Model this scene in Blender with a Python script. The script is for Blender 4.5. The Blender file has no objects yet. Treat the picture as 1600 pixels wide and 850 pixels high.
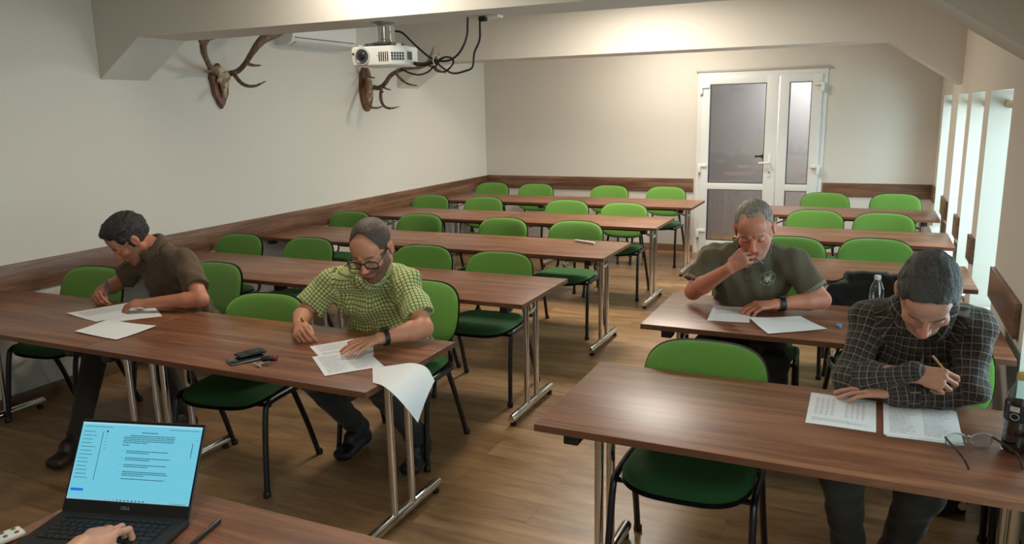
import bpy, bmesh, math, random
import numpy as np
from mathutils import Vector, Matrix, noise
from mathutils.bvhtree import BVHTree

random.seed(7)
SC = bpy.context.scene
COL = SC.collection
PI = math.pi

# ------------------------------------------------------------------ camera, world, lights, exposure
CR = [[0.9086136571, -0.0676122511, 0.4121283849],
      [0.4171577581, 0.1942220677, -0.8878384950],
      [-0.0200156678, 0.9786247350, 0.2046777983]]
CH = 1.745
cam = bpy.data.cameras.new('camera')
camo = bpy.data.objects.new('camera', cam)
COL.objects.link(camo)
m4 = Matrix([[*CR[0], 0], [*CR[1], 0], [*CR[2], CH], [0, 0, 0, 1]])
camo.matrix_world = m4
cam.sensor_width = 36
cam.lens = 1210 / 1600 * 36
cam.clip_start = 0.02
SC.camera = camo
SC.view_settings.view_transform = 'Standard'
SC.view_settings.look = 'None'
SC.view_settings.exposure = 0.82
SC.view_settings.gamma = 1.0
SC.view_settings.use_curve_mapping = False

world = bpy.data.worlds.new('world')
SC.world = world
world.use_nodes = True
bg = world.node_tree.nodes['Background']
bg.inputs[0].default_value = (0.62, 0.90, 1.0, 1)
bg.inputs[1].default_value = 1.6

LW, RW, BW, FW, CZ = -4.71, 0.62, 9.4, -1.6, 2.78     # left, right, back, front walls, ceiling
# right-wall window openings: (y0, y1); sill and head heights
OPEN = [(-0.9, 0.2), (1.0, 2.2), (2.75, 3.68), (4.63, 5.50), (5.76, 6.50), (6.78, 7.50), (8.12, 9.05)]
SILL, HEAD = 0.46, 1.80
WD = 0.34                                              # depth of the window reveals

def area(name, loc, rot, sx, sy, power, color):
    l = bpy.data.lights.new(name, 'AREA')
    l.shape = 'RECTANGLE'; l.size = sx; l.size_y = sy
    l.energy = power; l.color = color
    o = bpy.data.objects.new(name, l); COL.objects.link(o)
    o.location = loc; o.rotation_euler = rot
    return o
# daylight just outside each window
for k, (a, b) in enumerate(OPEN):
    area('daylight', (RW + WD + 0.75, (a + b) / 2, (SILL + HEAD) / 2 + .25), (0, math.radians(80), 0),
         1.7, b - a + .5, 39 if k > 2 else 25, (0.74, 0.91, 1.0))
LAMPS = [(-2.4, 3.33, 10), (-.9, .5, 9), (-1.9, 6.3, 39), (-2.1, 8.3, 24)]

# ------------------------------------------------------------------ naming / tagging helpers
def tag(o, label, cat, group=None, kind=None):
    if label: o['label'] = label
    if cat: o['category'] = cat
    if group: o['group'] = group
    if kind: o['kind'] = kind
    return o
def empty(name, loc=(0, 0, 0), rz=0.0, label=None, cat=None, group=None):
    o = bpy.data.objects.new(name, None); COL.objects.link(o)
    o.location = loc; o.rotation_euler = (0, 0, rz); o.empty_display_size = 0.1
    return tag(o, label, cat, group)
def copy_tree(o, parent=None):
    c = o.copy(); COL.objects.link(c)
    if parent: c.parent = parent
    for ch in list(o.children): copy_tree(ch, c)
    return c

# ------------------------------------------------------------------ mesh builder
class MB:
    def __init__(s): s.v = []; s.f = []; s.uv = None
    def add(s, vs, fs):
        n = len(s.v); s.v += [tuple(v) for v in vs]; s.f += [tuple(i + n for i in f) for f in fs]
        return s
    def box(s, c, d, rot=None, bev=0.0):
        x, y, z = d[0] / 2, d[1] / 2, d[2] / 2
        if bev > 0:
            bm = bmesh.new(); bmesh.ops.create_cube(bm, size=1)
            for v in bm.verts: v.co = Vector((v.co.x * d[0], v.co.y * d[1], v.co.z * d[2]))
            bmesh.ops.bevel(bm, geom=bm.edges[:], offset=bev, segments=3, affect='EDGES', profile=0.5)
            vs = [v.co.copy() for v in bm.verts]; bm.verts.index_update()
            fs = [tuple(v.index for v in f.verts) for f in bm.faces]; bm.free()
        else:
            vs = [Vector((sx * x, sy * y, sz * z)) for sz in (-1, 1) for sy in (-1, 1) for sx in (-1, 1)]
            fs = [(0, 2, 3, 1), (4, 5, 7, 6), (0, 1, 5, 4), (2, 6, 7, 3), (0, 4, 6, 2), (1, 3, 7, 5)]
        if rot is not None: vs = [rot @ v for v in vs]
        c = Vector(c)
        return s.add([v + c for v in vs], fs)
    def b2(s, a, b, bev=0.0):
        return s.box([(a[i] + b[i]) / 2 for i in range(3)], [abs(b[i] - a[i]) for i in range(3)], None, bev)
    def tube(s, pts, r, n=12, flat=1.0, cap=True, up=None, closed=False):
        P = [Vector(p) for p in pts]; R = r if isinstance(r, (list, tuple)) else [r] * len(P)
        vs = []; prev = None
        for i, p in enumerate(P):
            if closed: t = (P[(i + 1) % len(P)] - P[i - 1]).normalized()
            elif i == 0: t = (P[1] - P[0]).normalized()
            elif i == len(P) - 1: t = (P[-1] - P[-2]).normalized()
            else: t = ((P[i + 1] - P[i]).normalized() + (P[i] - P[i - 1]).normalized()).normalized()
            if prev is None:
                u = Vector(up) if up else (Vector((0, 0, 1)) if abs(t.z) < .9 else Vector((1, 0, 0)))
            else: u = prev
            u = (u - t * u.dot(t)).normalized(); w = t.cross(u); prev = u
            for k in range(n):
                a = 2 * PI * k / n
                vs.append(p + u * math.cos(a) * R[i] + w * math.sin(a) * R[i] * flat)
        fs = []; m = len(P)
        for i in range(m if closed else m - 1):
            for k in range(n):
                a, b = i * n + k, i * n + (k + 1) % n
                c, d = ((i + 1) % m) * n + (k + 1) % n, ((i + 1) % m) * n + k
                fs.append((a, b, c, d))
        if cap and not closed:
            fs.append(tuple(range(n - 1, -1, -1))); fs.append(tuple((m - 1) * n + k for k in range(n)))
        return s.add(vs, fs)
    def lathe(s, prof, c=(0, 0, 0), n=28, axis='z'):
        vs = []; fs = []; c = Vector(c)
        for r, z in prof:
            for k in range(n):
                a = 2 * PI * k / n
                p = (r * math.cos(a), r * math.sin(a), z)
                if axis == 'x': p = (p[2], p[0], p[1])
                if axis == 'y': p = (p[0], p[2], p[1])
                vs.append(Vector(p) + c)
        for i in range(len(prof) - 1):
            for k in range(n):
                fs.append((i * n + k, i * n + (k + 1) % n, (i + 1) * n + (k + 1) % n, (i + 1) * n + k))
        if prof[0][0] > 1e-5: fs.append(tuple(range(n - 1, -1, -1)))
        if prof[-1][0] > 1e-5: fs.append(tuple((len(prof) - 1) * n + k for k in range(n)))
        return s.add(vs, fs)
    def prism(s, poly, ax, a, b):
        """extrude a 2D polygon along an axis between a and b; poly holds the other two coordinates in order"""
        def mk(p, t):
            return {'x': (t, p[0], p[1]), 'y': (p[0], t, p[1]), 'z': (p[0], p[1], t)}[ax]
        n = len(poly); vs = [mk(p, a) for p in poly] + [mk(p, b) for p in poly]
        fs = [tuple(range(n)), tuple(range(2 * n - 1, n - 1, -1))]
        for i in range(n): fs.append((i, (i + 1) % n, n + (i + 1) % n, n + i))
        return s.add(vs, fs)
    def build(s, name, mat, parent=None, smooth=True, angle=35):
        me = bpy.data.meshes.new(name); me.from_pydata([tuple(v) for v in s.v], [], s.f)
        bm = bmesh.new(); bm.from_mesh(me)
        bmesh.ops.recalc_face_normals(bm, faces=bm.faces[:])
        bm.to_mesh(me); bm.free()
        me.update()
        if smooth:
            me.shade_smooth()
            try: me.set_sharp_from_angle(angle=math.radians(angle))
            except Exception: pass
        if mat: me.materials.append(mat)
        o = bpy.data.objects.new(name, me); COL.objects.link(o)
        if parent: o.parent = parent
        return o
def struct(name, mb, mat, parent=None, **k):
    o = mb.build(name, mat, parent, **k)
    if not parent: o['kind'] = 'structure'
    return o
def smoothpath(pts, n=8):
    """Catmull-Rom through the points"""
    P = [Vector(p) for p in pts]; P = [P[0] * 2 - P[1]] + P + [P[-1] * 2 - P[-2]]
    out = []
    for i in range(1, len(P) - 2):
        for k in range(n):
            t = k / n
            a, b, c, d = P[i - 1], P[i], P[i + 1], P[i + 2]
            out.append(0.5 * ((2 * b) + (c - a) * t + (2 * a - 5 * b + 4 * c - d) * t * t + (3 * b - a - 3 * c + d) * t ** 3))
    out.append(P[-2])
    return out

# ------------------------------------------------------------------ materials
def srgb(r, g, b):
    f = lambda c: (c / 255 / 12.92) if c / 255 <= .04045 else ((c / 255 + .055) / 1.055) ** 2.4
    return (f(r), f(g), f(b), 1)
class NT:
    def __init__(s, name):
        s.m = bpy.data.materials.new(name); s.m.use_nodes = True
        s.t = s.m.node_tree; s.N = s.t.nodes; s.b = s.N['Principled BSDF']; s.out = s.N['Material Output']
    def n(s, typ, ins=None, **pr):
        x = s.N.new(typ)
        for k, v in pr.items(): setattr(x, k, v)
        for k, v in (ins or {}).items():
            if isinstance(v, bpy.types.NodeSocket): s.t.links.new(v, x.inputs[k])
            else: x.inputs[k].default_value = v
        return x
    def l(s, a, b): s.t.links.new(a, b)
    def math(s, op, a, b=0.0, c=0.0): return s.n('ShaderNodeMath', {0: a, 1: b, 2: c}, operation=op).outputs[0]
    def mix(s, f, a, b, mode='MIX'):
        x = s.n('ShaderNodeMix', data_type='RGBA', blend_type=mode)
        for i, v in ((0, f), (6, a), (7, b)):
            if isinstance(v, bpy.types.NodeSocket): s.l(v, x.inputs[i])
            else: x.inputs[i].default_value = v
        return x.outputs[2]
    def ramp(s, f, stops):
        x = s.n('ShaderNodeValToRGB', {0: f}); e = x.color_ramp.elements
        while len(e) < len(stops): e.new(0.5)
        for i, (p, c) in enumerate(stops): e[i].position = p; e[i].color = c
        return x.outputs[0]
    def set(s, base=None, rough=None, metal=None, **k):
        for key, v in (('Base Color', base), ('Roughness', rough), ('Metallic', metal), *k.items()):
            if v is None: continue
            key = key.replace('_', ' ')
            if isinstance(v, bpy.types.NodeSocket): s.l(v, s.b.inputs[key])
            else: s.b.inputs[key].default_value = v
        return s
    def bump(s, h, strength=0.3, dist=0.01):
        x = s.n('ShaderNodeBump', {'Height': h, 'Strength': strength, 'Distance': dist})
        s.l(x.outputs[0], s.b.inputs['Normal'])
    def obj(s): return s.n('ShaderNodeTexCoord').outputs['Object']
    def scale(s, vec, sc, loc=(0, 0, 0)): return s.n('ShaderNodeMapping', {0: vec, 'Scale': sc, 'Location': loc}).outputs[0]
    def noise(s, vec, scale, detail=4, rough=.5, dist=0): 
        return s.n('ShaderNodeTexNoise', {'Vector': vec, 'Scale': scale, 'Detail': detail, 'Roughness': rough, 'Distortion': dist}).outputs[0]

def simple(name, col, rough=.5, metal=0.0, bump=0, bscale=200, var=0.0, **k):
    t = NT(name); base = col
    if var:
        nz = t.noise(t.obj(), bscale / 6, 4)
        base = t.mix(nz, [c * (1 - var) for c in col[:3]] + [1], [min(1, c * (1 + var)) for c in col[:3]] + [1])
    t.set(base, rough, metal, **k)
    if bump: t.bump(t.noise(t.obj(), bscale, 3), bump, .002)
    return t.m

def wood(name, cols, scale=(1.2, 16, 16), rough=.32, rand=True, streak=1.0, geo=False, dark=.0, coat=0.0):
    t = NT(name)
    co = t.n('ShaderNodeNewGeometry').outputs['Position'] if geo else t.obj()
    if rand:
        r = t.n('ShaderNodeObjectInfo').outputs['Random']
        off = t.n('ShaderNodeCombineXYZ', {0: t.math('MULTIPLY', r, 31.0), 1: t.math('MULTIPLY', r, 17.0), 2: t.math('MULTIPLY', r, 7.0)}).outputs[0]
        co = t.n('ShaderNodeVectorMath', {0: co, 1: off}, operation='ADD').outputs[0]
    v = t.scale(co, scale)
    n1 = t.noise(v, 1.0, 6, .62, .6)
    n2 = t.noise(t.scale(co, [s * 5 for s in scale]), 1.0, 4, .6, .2)
    f = t.math('ADD', t.math('MULTIPLY', n1, .72 * streak), t.math('MULTIPLY', n2, .28))
    c = t.ramp(f, [(.30, cols[0]), (.47, cols[1]), (.56, cols[2]), (.72, cols[3])])
    t.set(c, rough)
    if coat: t.b.inputs['Coat Weight'].default_value = coat; t.b.inputs['Coat Roughness'].default_value = .2
    t.bump(n2, .06, .001)
    return t.m

M = {}
M['wall'] = simple('wall_paint', srgb(210, 203, 192), .85, bump=.15, bscale=90)
M['reveal'] = simple('window_reveal_paint', srgb(224, 229, 236), .8)
M['ceil'] = simple('ceiling_paint', srgb(226, 220, 206), .85, bump=.1, bscale=90)
M['table'] = wood('walnut_laminate', [srgb(90, 52, 35), srgb(116, 72, 49), srgb(139, 91, 63), srgb(160, 112, 82)], (1.1, 17, 17), .36)
M['tedge'] = wood('walnut_edge_band', [srgb(84, 50, 34), srgb(101, 62, 43), srgb(116, 74, 52), srgb(128, 84, 60)], (1.1, 17, 17), .4)
M['dado'] = wood('walnut_dado_board', [srgb(76, 50, 36), srgb(104, 72, 54), srgb(129, 95, 73), srgb(150, 116, 92)], (1.0, 15, 15), .38, rand=False)
M['dado_y'] = wood('walnut_dado_board_long', [srgb(76, 50, 36), srgb(104, 70, 52), srgb(128, 90, 68), srgb(148, 110, 86)], (15, 1.0, 15), .38, rand=False)
M['base_y'] = wood('oak_skirting', [srgb(96, 68, 44), srgb(112, 82, 56), srgb(124, 92, 64), srgb(136, 104, 74)], (3, 3, 12), .45, rand=False)
M['green'] = simple('green_fabric', srgb(94, 142, 50), .85, bump=.35, bscale=700, var=.10)
M['green'].node_tree.nodes['Principled BSDF'].inputs['Sheen Weight'].default_value = .25
M['green_seat'] = simple('dark_green_seat_fabric', srgb(44, 88, 40), .9, bump=.35, bscale=700, var=.10)
M['blackp'] = simple('black_plastic', srgb(24, 24, 25), .45)
M['blackm'] = simple('black_powder_coat', srgb(20, 20, 21), .38)
M['chrome'] = simple('chrome', (.78, .78, .78, 1), .16, 1.0)
M['paper'] = simple('white_paper', srgb(232, 234, 234), .75)
M['pvc'] = simple('white_pvc', srgb(222, 222, 220), .28)
M['white'] = simple('white_plastic', srgb(228, 226, 218), .35)
M['gasket'] = simple('dark_gasket', srgb(70, 72, 74), .6)
M['steel'] = simple('brushed_steel', (.62, .62, .60, 1), .3, 1.0)

def floor_mat():
    t = NT('oak_plank_floor'); co = t.n('ShaderNodeNewGeometry').outputs['Position']
    br = t.n('ShaderNodeTexBrick', {'Vector': co, 'Color1': (0, 0, 0, 1), 'Color2': (1, 1, 1, 1), 'Mortar': (.5, .5, .5, 1),
         'Scale': 1.0, 'Mortar Size': .0015, 'Mortar Smooth': .3, 'Bias': 0.0, 'Brick Width': 1.25, 'Row Height': .185}, offset=.37)
    v = br.outputs[0]
    off = t.n('ShaderNodeCombineXYZ', {0: t.math('MULTIPLY', v, 23.), 1: t.math('MULTIPLY', v, 11.), 2: 0.0}).outputs[0]
    c2 = t.n('ShaderNodeVectorMath', {0: co, 1: off}, operation='ADD').outputs[0]
    n1 = t.noise(t.scale(c2, (1.3, 9, 1)), 1.0, 6, .6, .8)
    n2 = t.noise(t.scale(c2, (6, 60, 1)), 1.0, 3, .6)
    f = t.math('ADD', t.math('MULTIPLY', n1, .75), t.math('MULTIPLY', n2, .25))
    c = t.ramp(f, [(.3, srgb(118, 84, 54)), (.46, srgb(150, 114, 78)), (.56, srgb(168, 132, 94)), (.72, srgb(186, 150, 112))])
    tone = t.math('ADD', t.math('MULTIPLY', v, .26), .84)
    c = t.mix(1.0, c, t.n('ShaderNodeCombineColor', {0: tone, 1: tone, 2: tone}).outputs[0], 'MULTIPLY')
    c = t.mix(t.math('MULTIPLY', br.outputs[1], .55), c, srgb(70, 48, 32))
    t.set(c, .36); t.bump(t.math('ADD', n2, t.math('MULTIPLY', br.outputs[1], -2.0)), .08, .002)
    return t.m
M['floor'] = floor_mat()

def pane_mat(name, tint, trans, rough=.04):
    t = NT(name); t.N.remove(t.b)
    tr = t.n('ShaderNodeBsdfTransparent', {0: tint}); gl = t.n('ShaderNodeBsdfGlossy', {0: (.9, .9, .9, 1), 'Roughness': rough})
    fr = t.n('ShaderNodeLayerWeight', {'Blend': .12})
    f = t.math('ADD', t.math('MULTIPLY', fr.outputs['Fresnel'], .9), trans)
    mx = t.n('ShaderNodeMixShader', {0: f, 1: tr.outputs[0], 2: gl.outputs[0]})
    t.l(mx.outputs[0], t.out.inputs[0]); return t.m
M['pane'] = pane_mat('window_glass', (.93, .97, .97, 1), .03)
M['doorpane'] = pane_mat('door_glass', (.74, .75, .76, 1), .10)
def emis(name, col, s):
    t = NT(name); t.set(srgb(10, 10, 10), .5, Emission_Color=col, Emission_Strength=s); return t.m

# ------------------------------------------------------------------ room shell
struct('floor', MB().b2((LW - .3, FW - .3, -.06), (RW + .6, BW + 2.0, 0)), M['floor'])
struct('ceiling', MB().b2((LW - .3, FW - .3, CZ), (RW + .6, BW + .3, CZ + .1)), M['ceil'])
struct('wall_left', MB().b2((LW - .2, FW - .2, 0), (LW, BW + .2, CZ)), M['wall'])
struct('wall_front', MB().b2((LW, FW - .2, 0), (RW + .5, FW, CZ)), M['wall'])
DX0, DX1, DZ = -1.905, -.495, 2.13
b = MB(); b.b2((LW, BW, 0), (DX0, BW + .2, CZ)); b.b2((DX1, BW, 0), (RW + .5, BW + .2, CZ)); b.b2((DX0, BW, DZ), (DX1, BW + .2, CZ))
struct('wall_back', b, M['wall'])
# right wall: sill band, head band and piers between the window openings
b = MB()
b.b2((RW, FW, 0), (RW + WD, BW, SILL)); b.b2((RW, FW, HEAD), (RW + WD, BW, CZ))
ys = [FW] + [v for ab in OPEN for v in ab] + [BW]
for i in range(0, len(ys), 2): b.b2((RW, ys[i], SILL), (RW + WD, ys[i + 1], HEAD))
struct('wall_right', b, M['wall'])
for k, (y0, y1) in enumerate(OPEN):
    w = empty('window_%d' % (k + 1), (RW + WD, (y0 + y1) / 2, SILL)); w['kind'] = 'structure'
    hy = (y1 - y0) / 2; hz = HEAD - SILL
    f = MB()
    for s in (-1, 1): f.b2((-.05, s * hy, 0), (.02, s * (hy - .06), hz))
    f.b2((-.05, -hy + .06, 0), (.02, hy - .06, .06)); f.b2((-.05, -hy + .06, hz - .06), (.02, hy - .06, hz))
    f.b2((-.04, -.035, .06), (.015, .035, hz - .06))
    f.build('window_frame', M['pvc'], w)
    MB().b2((-.018, -hy + .06, .06), (-.012, hy - .06, hz - .06)).build('window_pane', M['pane'], w)
    s = MB(); s.box((-WD / 2 - .03, 0, .012), (WD + .04 - .03, 2 * hy - .006, .024), bev=.006)
    s.build('window_sill', M['white'], w)

# portal beams with haunches: outline in the x-z plane, extruded along y
def beam(name, y0, y1, zb=2.25):
    prof = [(LW, 2.0), (LW, CZ), (RW, CZ), (RW, 1.875), (.05, zb), (LW + .40, zb)]
    return struct(name, MB().prism(prof, 'y', y0, y1), M['wall'], smooth=False)
beam('trim_1', 3.69, 4.07)
beam('trim_2', 7.30, 7.72)

# dado boards and skirtings
struct('trim_3', MB().b2((LW, FW, .705), (LW + .02, BW, .89), .003), M['dado_y'])
struct('trim_4', MB().b2((LW + .02, BW - .02, .735), (-1.93, BW, .895), .003), M['dado'])
struct('trim_5', MB().b2((-.48, BW - .02, .725), (RW - .02, BW, .875), .003), M['dado'])
struct('trim_6', MB().b2((RW - .022, 9.06, .715), (RW, BW, .875), .003), M['dado_y'])
for n, (a, b_) in enumerate([(3.78, 4.62), (5.515, 5.75), (6.52, 6.77), (7.55, 8.08)]):
    struct('trim_%d' % (7 + n), MB().b2((RW - .022, a, .742), (RW, b_, .90), .003), M['dado_y'])
struct('baseboard_left', MB().b2((LW, FW, 0), (LW + .015, BW, .085), .002), M['base_y'])
b = MB(); b.b2((LW + .015, BW - .015, 0), (DX0 - .02, BW, .085), .002); b.b2((DX1 + .02, BW - .015, 0), (RW - .015, BW, .085), .002)
struct('baseboard_back', b, M['base_y'])
struct('baseboard_right', MB().b2((RW - .015, FW, 0), (RW, BW, .085), .002), M['base_y'])

# corridor behind the door
struct('wall_corridor', MB().b2((-3.2, BW + 1.5, 0), (.9, BW + 1.6, CZ)), simple('corridor_paint', srgb(176, 172, 168), .8))
area('corridor_fill', (-.6, BW + .9, 2.5), (0, 0, 0), .8, .4, 50, (.97, .98, 1.0))  # added fill light without a fixture, lightens the corridor behind the door panes

b = MB(); b.b2((-3.3, BW + .2, 0), (-3.2, BW + 1.6, CZ)); b.b2((.9, BW + .2, 0), (1.0, BW + 1.6, CZ))
struct('wall_corridor_ends', b, bpy.data.materials['corridor_paint'])
struct('ceiling_corridor', MB().b2((-3.3, BW + .3, CZ), (1.0, BW + 1.6, CZ + .1)), M['ceil'])
# ceiling lamps
lm = emis('lamp_diffuser', (1, .93, .78, 1), 2.5)
for i, (x, y, p) in enumerate(LAMPS):
    L = empty('ceiling_lamp', (x, y, CZ), 0, ['square ceiling lamp nearest the front beam', 'square ceiling lamp at the front end of the room', 'square ceiling lamp between the two beams', 'square ceiling lamp nearest the door'][i], 'lamp', 'ceiling lamps')
    MB().box((0, 0, -.02), (.62, .62, .04), bev=.006).build('lamp_housing', M['white'], L)
    MB().box((0, 0, -.043), (.56, .56, .006)).build('lamp_diffuser', lm, L)
    area('lamp_light', (x, y, CZ - .06), (0, 0, 0), .56, .56, p, (1, .92, .80))

# door: two leaves in a white frame
dm = M['pvc']
D = empty('door_1', (DX0, BW, 0)); D['kind'] = 'structure'
W = DX1 - DX0
f = MB(); f.b2((0, -.012, 0), (.065, .07, DZ)); f.b2((W - .065, -.012, 0), (W, .07, DZ)); f.b2((.065, -.012, DZ - .06), (W - .065, .07, DZ))
f.build('door_frame', dm, D)
MB().b2((-.02, -.025, DZ - .002), (W + .03, .0, DZ + .022), .003).build('door_drip_rail', simple('grey_trim', srgb(168, 166, 160), .5), D)
def leaf(x0, x1, gx0, gx1, name):
    l = MB(); zt = DZ - .055
    y0, y1 = -.03, .04
    l.b2((x0, y0, .02), (gx0, y1, zt), .004); l.b2((gx1, y0, .02), (x1, y1, zt), .004)
    l.b2((gx0 - .002, y0, .02), (gx1 + .002, y1, .16), .004); l.b2((gx0 - .002, y0, .775), (gx1 + .002, y1, .85), .004)
    l.b2((gx0 - .002, y0, 1.99), (gx1 + .002, y1, zt), .004)
    lf = l.build(name, dm, D)
    for (za, zb) in ((.16, .775), (.85, 1.99)):
        g = MB(); t = .008
        g.b2((gx0, y0 + .004, za), (gx0 + t, y1 - .01, zb)); g.b2((gx1 - t, y0 + .004, za), (gx1, y1 - .01, zb))
        g.b2((gx0 + t, y0 + .004, za), (gx1 - t, y1 - .01, za + t)); g.b2((gx0 + t, y0 + .004, zb - t), (gx1 - t, y1 - .01, zb))
        g.build('gasket', M['gasket'], lf)
        MB().b2((gx0 + t, 0.0, za + t), (gx1 - t, .012, zb - t)).build('door_pane', M['doorpane'], lf)
    return lf
la = leaf(.05, .905, .145, .775, 'door_leaf')
lb = leaf(.918, W - .05, 1.02, 1.255, 'door_leaf')
# white lever and lock plate, dark lever on the far side
h = MB(); h.b2((.825, -.04, .93), (.857, -.028, 1.20), .004); h.lathe([(.011, -.085), (.011, -.03)], (.841, 0, 1.095), 14, 'y')
h.tube([(.841, -.082, 1.095), (.80, -.084, 1.095), (.725, -.08, 1.092)], .010, 10)
hd = h.build('door_handle', M['white'], la)
MB().lathe([(.009, -.047), (.009, -.036)], (.841, 0, .985), 14, 'y').build('keyhole', M['gasket'], hd)
h = MB(); h.lathe([(.022, .045), (.022, .055)], (.80, 0, 1.10), 16, 'y'); h.lathe([(.011, .05), (.011, .10)], (.76, 0, 1.16), 14, 'y')
h.tube([(.82, .10, 1.16), (.74, .102, 1.16), (.66, .098, 1.157)], .012, 10); h.lathe([(.026, .04), (.026, .06)], (.76, 0, 1.16), 18, 'y')
h.build('far_door_handle', M['blackp'], la)
for (x, sx) in ((.045, 1), (W - .045, -1)):
    for z in (.24, 1.02, 1.93):
        hb = MB(); hb.box((x, -.045, z), (.035, .035, .10), bev=.006); hb.box((x + sx * .045, -.040, z + .035), (.085, .022, .035), bev=.005)
        hb.build('door_hinge', M['white'], la if sx == 1 else lb)

# ------------------------------------------------------------------ tables
TD = .68
def table(name_label, x0, x1, yf, group, wall=None):
    L = x1 - x0
    T = empty('folding_table', ((x0 + x1) / 2, yf + TD / 2, 0), 0, name_label, 'table', group)
    top = MB().box((0, 0, .7275), (L - .002, TD, .025), bev=.0015).build('tabletop', M['table'], T)
    e = MB(); a, b2 = L / 2 - .001, TD / 2
    e.b2((-a, -b2 - .0012, .716), (a, -b2 + .0002, .7385)); e.b2((-a, b2 - .0002, .716), (a, b2 + .0012, .7385))
    e.b2((-a - .0006, -b2, .716), (-a + .0002, b2, .7385)); e.b2((a - .0002, -b2, .716), (a + .0006, b2, .7385))
    e.build('edge_band', M['tedge'], top)
    for s in (-1, 1): MB().box((0, s * .20, .700), (L - .36, .04, .028)).build('under_rail', M['blackm'], T)
    for s in (-1, 1):
        x = s * (L / 2 - .12); yo = .045
        lg = MB().tube([(x, yo - .07, .05), (x, yo - .07, .705)], .0165, 16).build('leg', M['chrome'], T)
        MB().tube([(x, yo + .07, .05), (x, yo + .07, .705)], .0165, 16).build('leg_post', M['chrome'], lg)
        ft = MB(); ft.tube([(x, yo - .30, .045), (x, yo - .285, .045), (x, yo + .285, .045), (x, yo + .30, .045)], [.019, .0225, .0225, .019], 16)
        ft.build('foot_bar', M['chrome'], lg)
        for q in (-.27, .27): MB().lathe([(.016, 0), (.018, .006), (.018, .018), (.010, .026)], (x, yo + q, 0), 14).build('foot_pad', M['blackp'], lg)
        MB().box((x, yo * .5, .703), (.045, .42, .022), bev=.003).build('leg_bracket', M['blackm'], lg)
        for q in (-.285, .285): MB().box((x, q, .695), (.05, .07, .036), bev=.004).build('corner_block', M['blackp'], lg)
        k = MB()
        for q in (-.07, .07): k.tube([(x - s * .01, yo + q * .3, .60), (x - s * .26, yo + q * .3, .70)], .005, 8)
        k.box((x, yo, .60), (.018, .14, .02), bev=.003)
        k.build('folding_brace', M['chrome'], lg)
    return T
LROW = [2.215, 3.61, 4.975, 6.41, 7.84]
XS = [(-1.63, -3.17, -4.685)] + [(-1.62, -3.17, -4.685)] * 4
nm = ['front row', 'second row', 'third row', 'fourth row', 'back row']
for i, yf in enumerate(LROW):
    table('walnut folding table of the %s on the left, at the aisle' % nm[i], XS[i][1] + .002, XS[i][0], yf, 'folding tables in the left block')
    table('walnut folding table of the %s on the left, against the antler wall' % nm[i], XS[i][2], XS[i][1] - .002, yf, 'folding tables in the left block')
RROW = [2.18, 3.47, 4.76, 6.14, 7.56]
for i, yf in enumerate(RROW):
    table(['walnut folding table with cola bottle and glasses, front right', 'walnut folding table of the man in olive polo', 'walnut folding table behind the man in olive polo',
           'fourth walnut folding table on the window side', 'rearmost walnut folding table on the window side'][i], -.945, .575, yf, 'folding tables in the right block')
table('walnut folding table carrying the laptop, bottom left', -1.88, -.36, .722, 'folding tables in the left block')

# ------------------------------------------------------------------ chairs
def pad(outline, surf, T, mat_name, obj_name, parent, NR=10, NA=48, back=True, power=4.0):
    """outline(a)->(p,q) rim point; surf(p,q,t)->xyz with t the offset along the pad normal"""
    vs = []; fs = []
    rings = [0.0] + [((i + 1) / NR) ** .7 for i in range(NR)]
    def lay(sign):
        base = len(vs)
        for i, s in enumerate(rings):
            h = T * (max(0.0, 1 - s ** power)) ** .5
            if i == 0: vs.append(surf(0, 0, sign * h)); continue
            for k in range(NA):
                p, q = outline(2 * PI * k / NA); vs.append(surf(p * s, q * s, sign * h))
        for k in range(NA): fs.append((base, base + 1 + k, base + 1 + (k + 1) % NA))
        for i in range(1, len(rings) - 1):
            for k in range(NA):
                a = base + 1 + (i - 1) * NA
                fs.append((a + k, a + (k + 1) % NA, a + NA + (k + 1) % NA, a + NA + k))
        return base + 1 + (len(rings) - 2) * NA
    A = lay(1); B = lay(-1 if back else -.15)
    for k in range(NA): fs.append((A + k, A + (k + 1) % NA, B + (k + 1) % NA, B + k))
    m = MB(); m.add(vs, fs)
    return m.build(obj_name, mat_name, parent, angle=60)
def sup(a, rx, ry, e):
    c, s = math.cos(a), math.sin(a)
    return (rx * math.copysign(abs(c) ** (2 / e), c), ry * math.copysign(abs(s) ** (2 / e), s))
def seat_out(a):
    p, q = sup(a, .236, .222, 3.6)
    return (p * (1 + .10 * (-q - 0) / .222 * .35 - .03), q)
def seat_surf(p, q, t):
    z = .445 + t - .9 * max(0, -q - .13) ** 1.6 + .25 * max(0, q - .1) ** 2 + .12 * p * p
    return (p, q, z)
def back_out(a):
    p, q = sup(a, .238, .165, 3.5)
    return (p * (1.0 - .14 * max(0, -q / .165) ** 2 - .02 * max(0, q / .165)), q)
def back_surf(p, q, t, off=0):
    # normal points to the sitter (-y); backrest leans back
    y = .262 + .30 * q - .55 * p * p * 1.3 - t + off + .6 * max(0, -q - .05) ** 2
    return (p, y, .672 + q)
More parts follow.
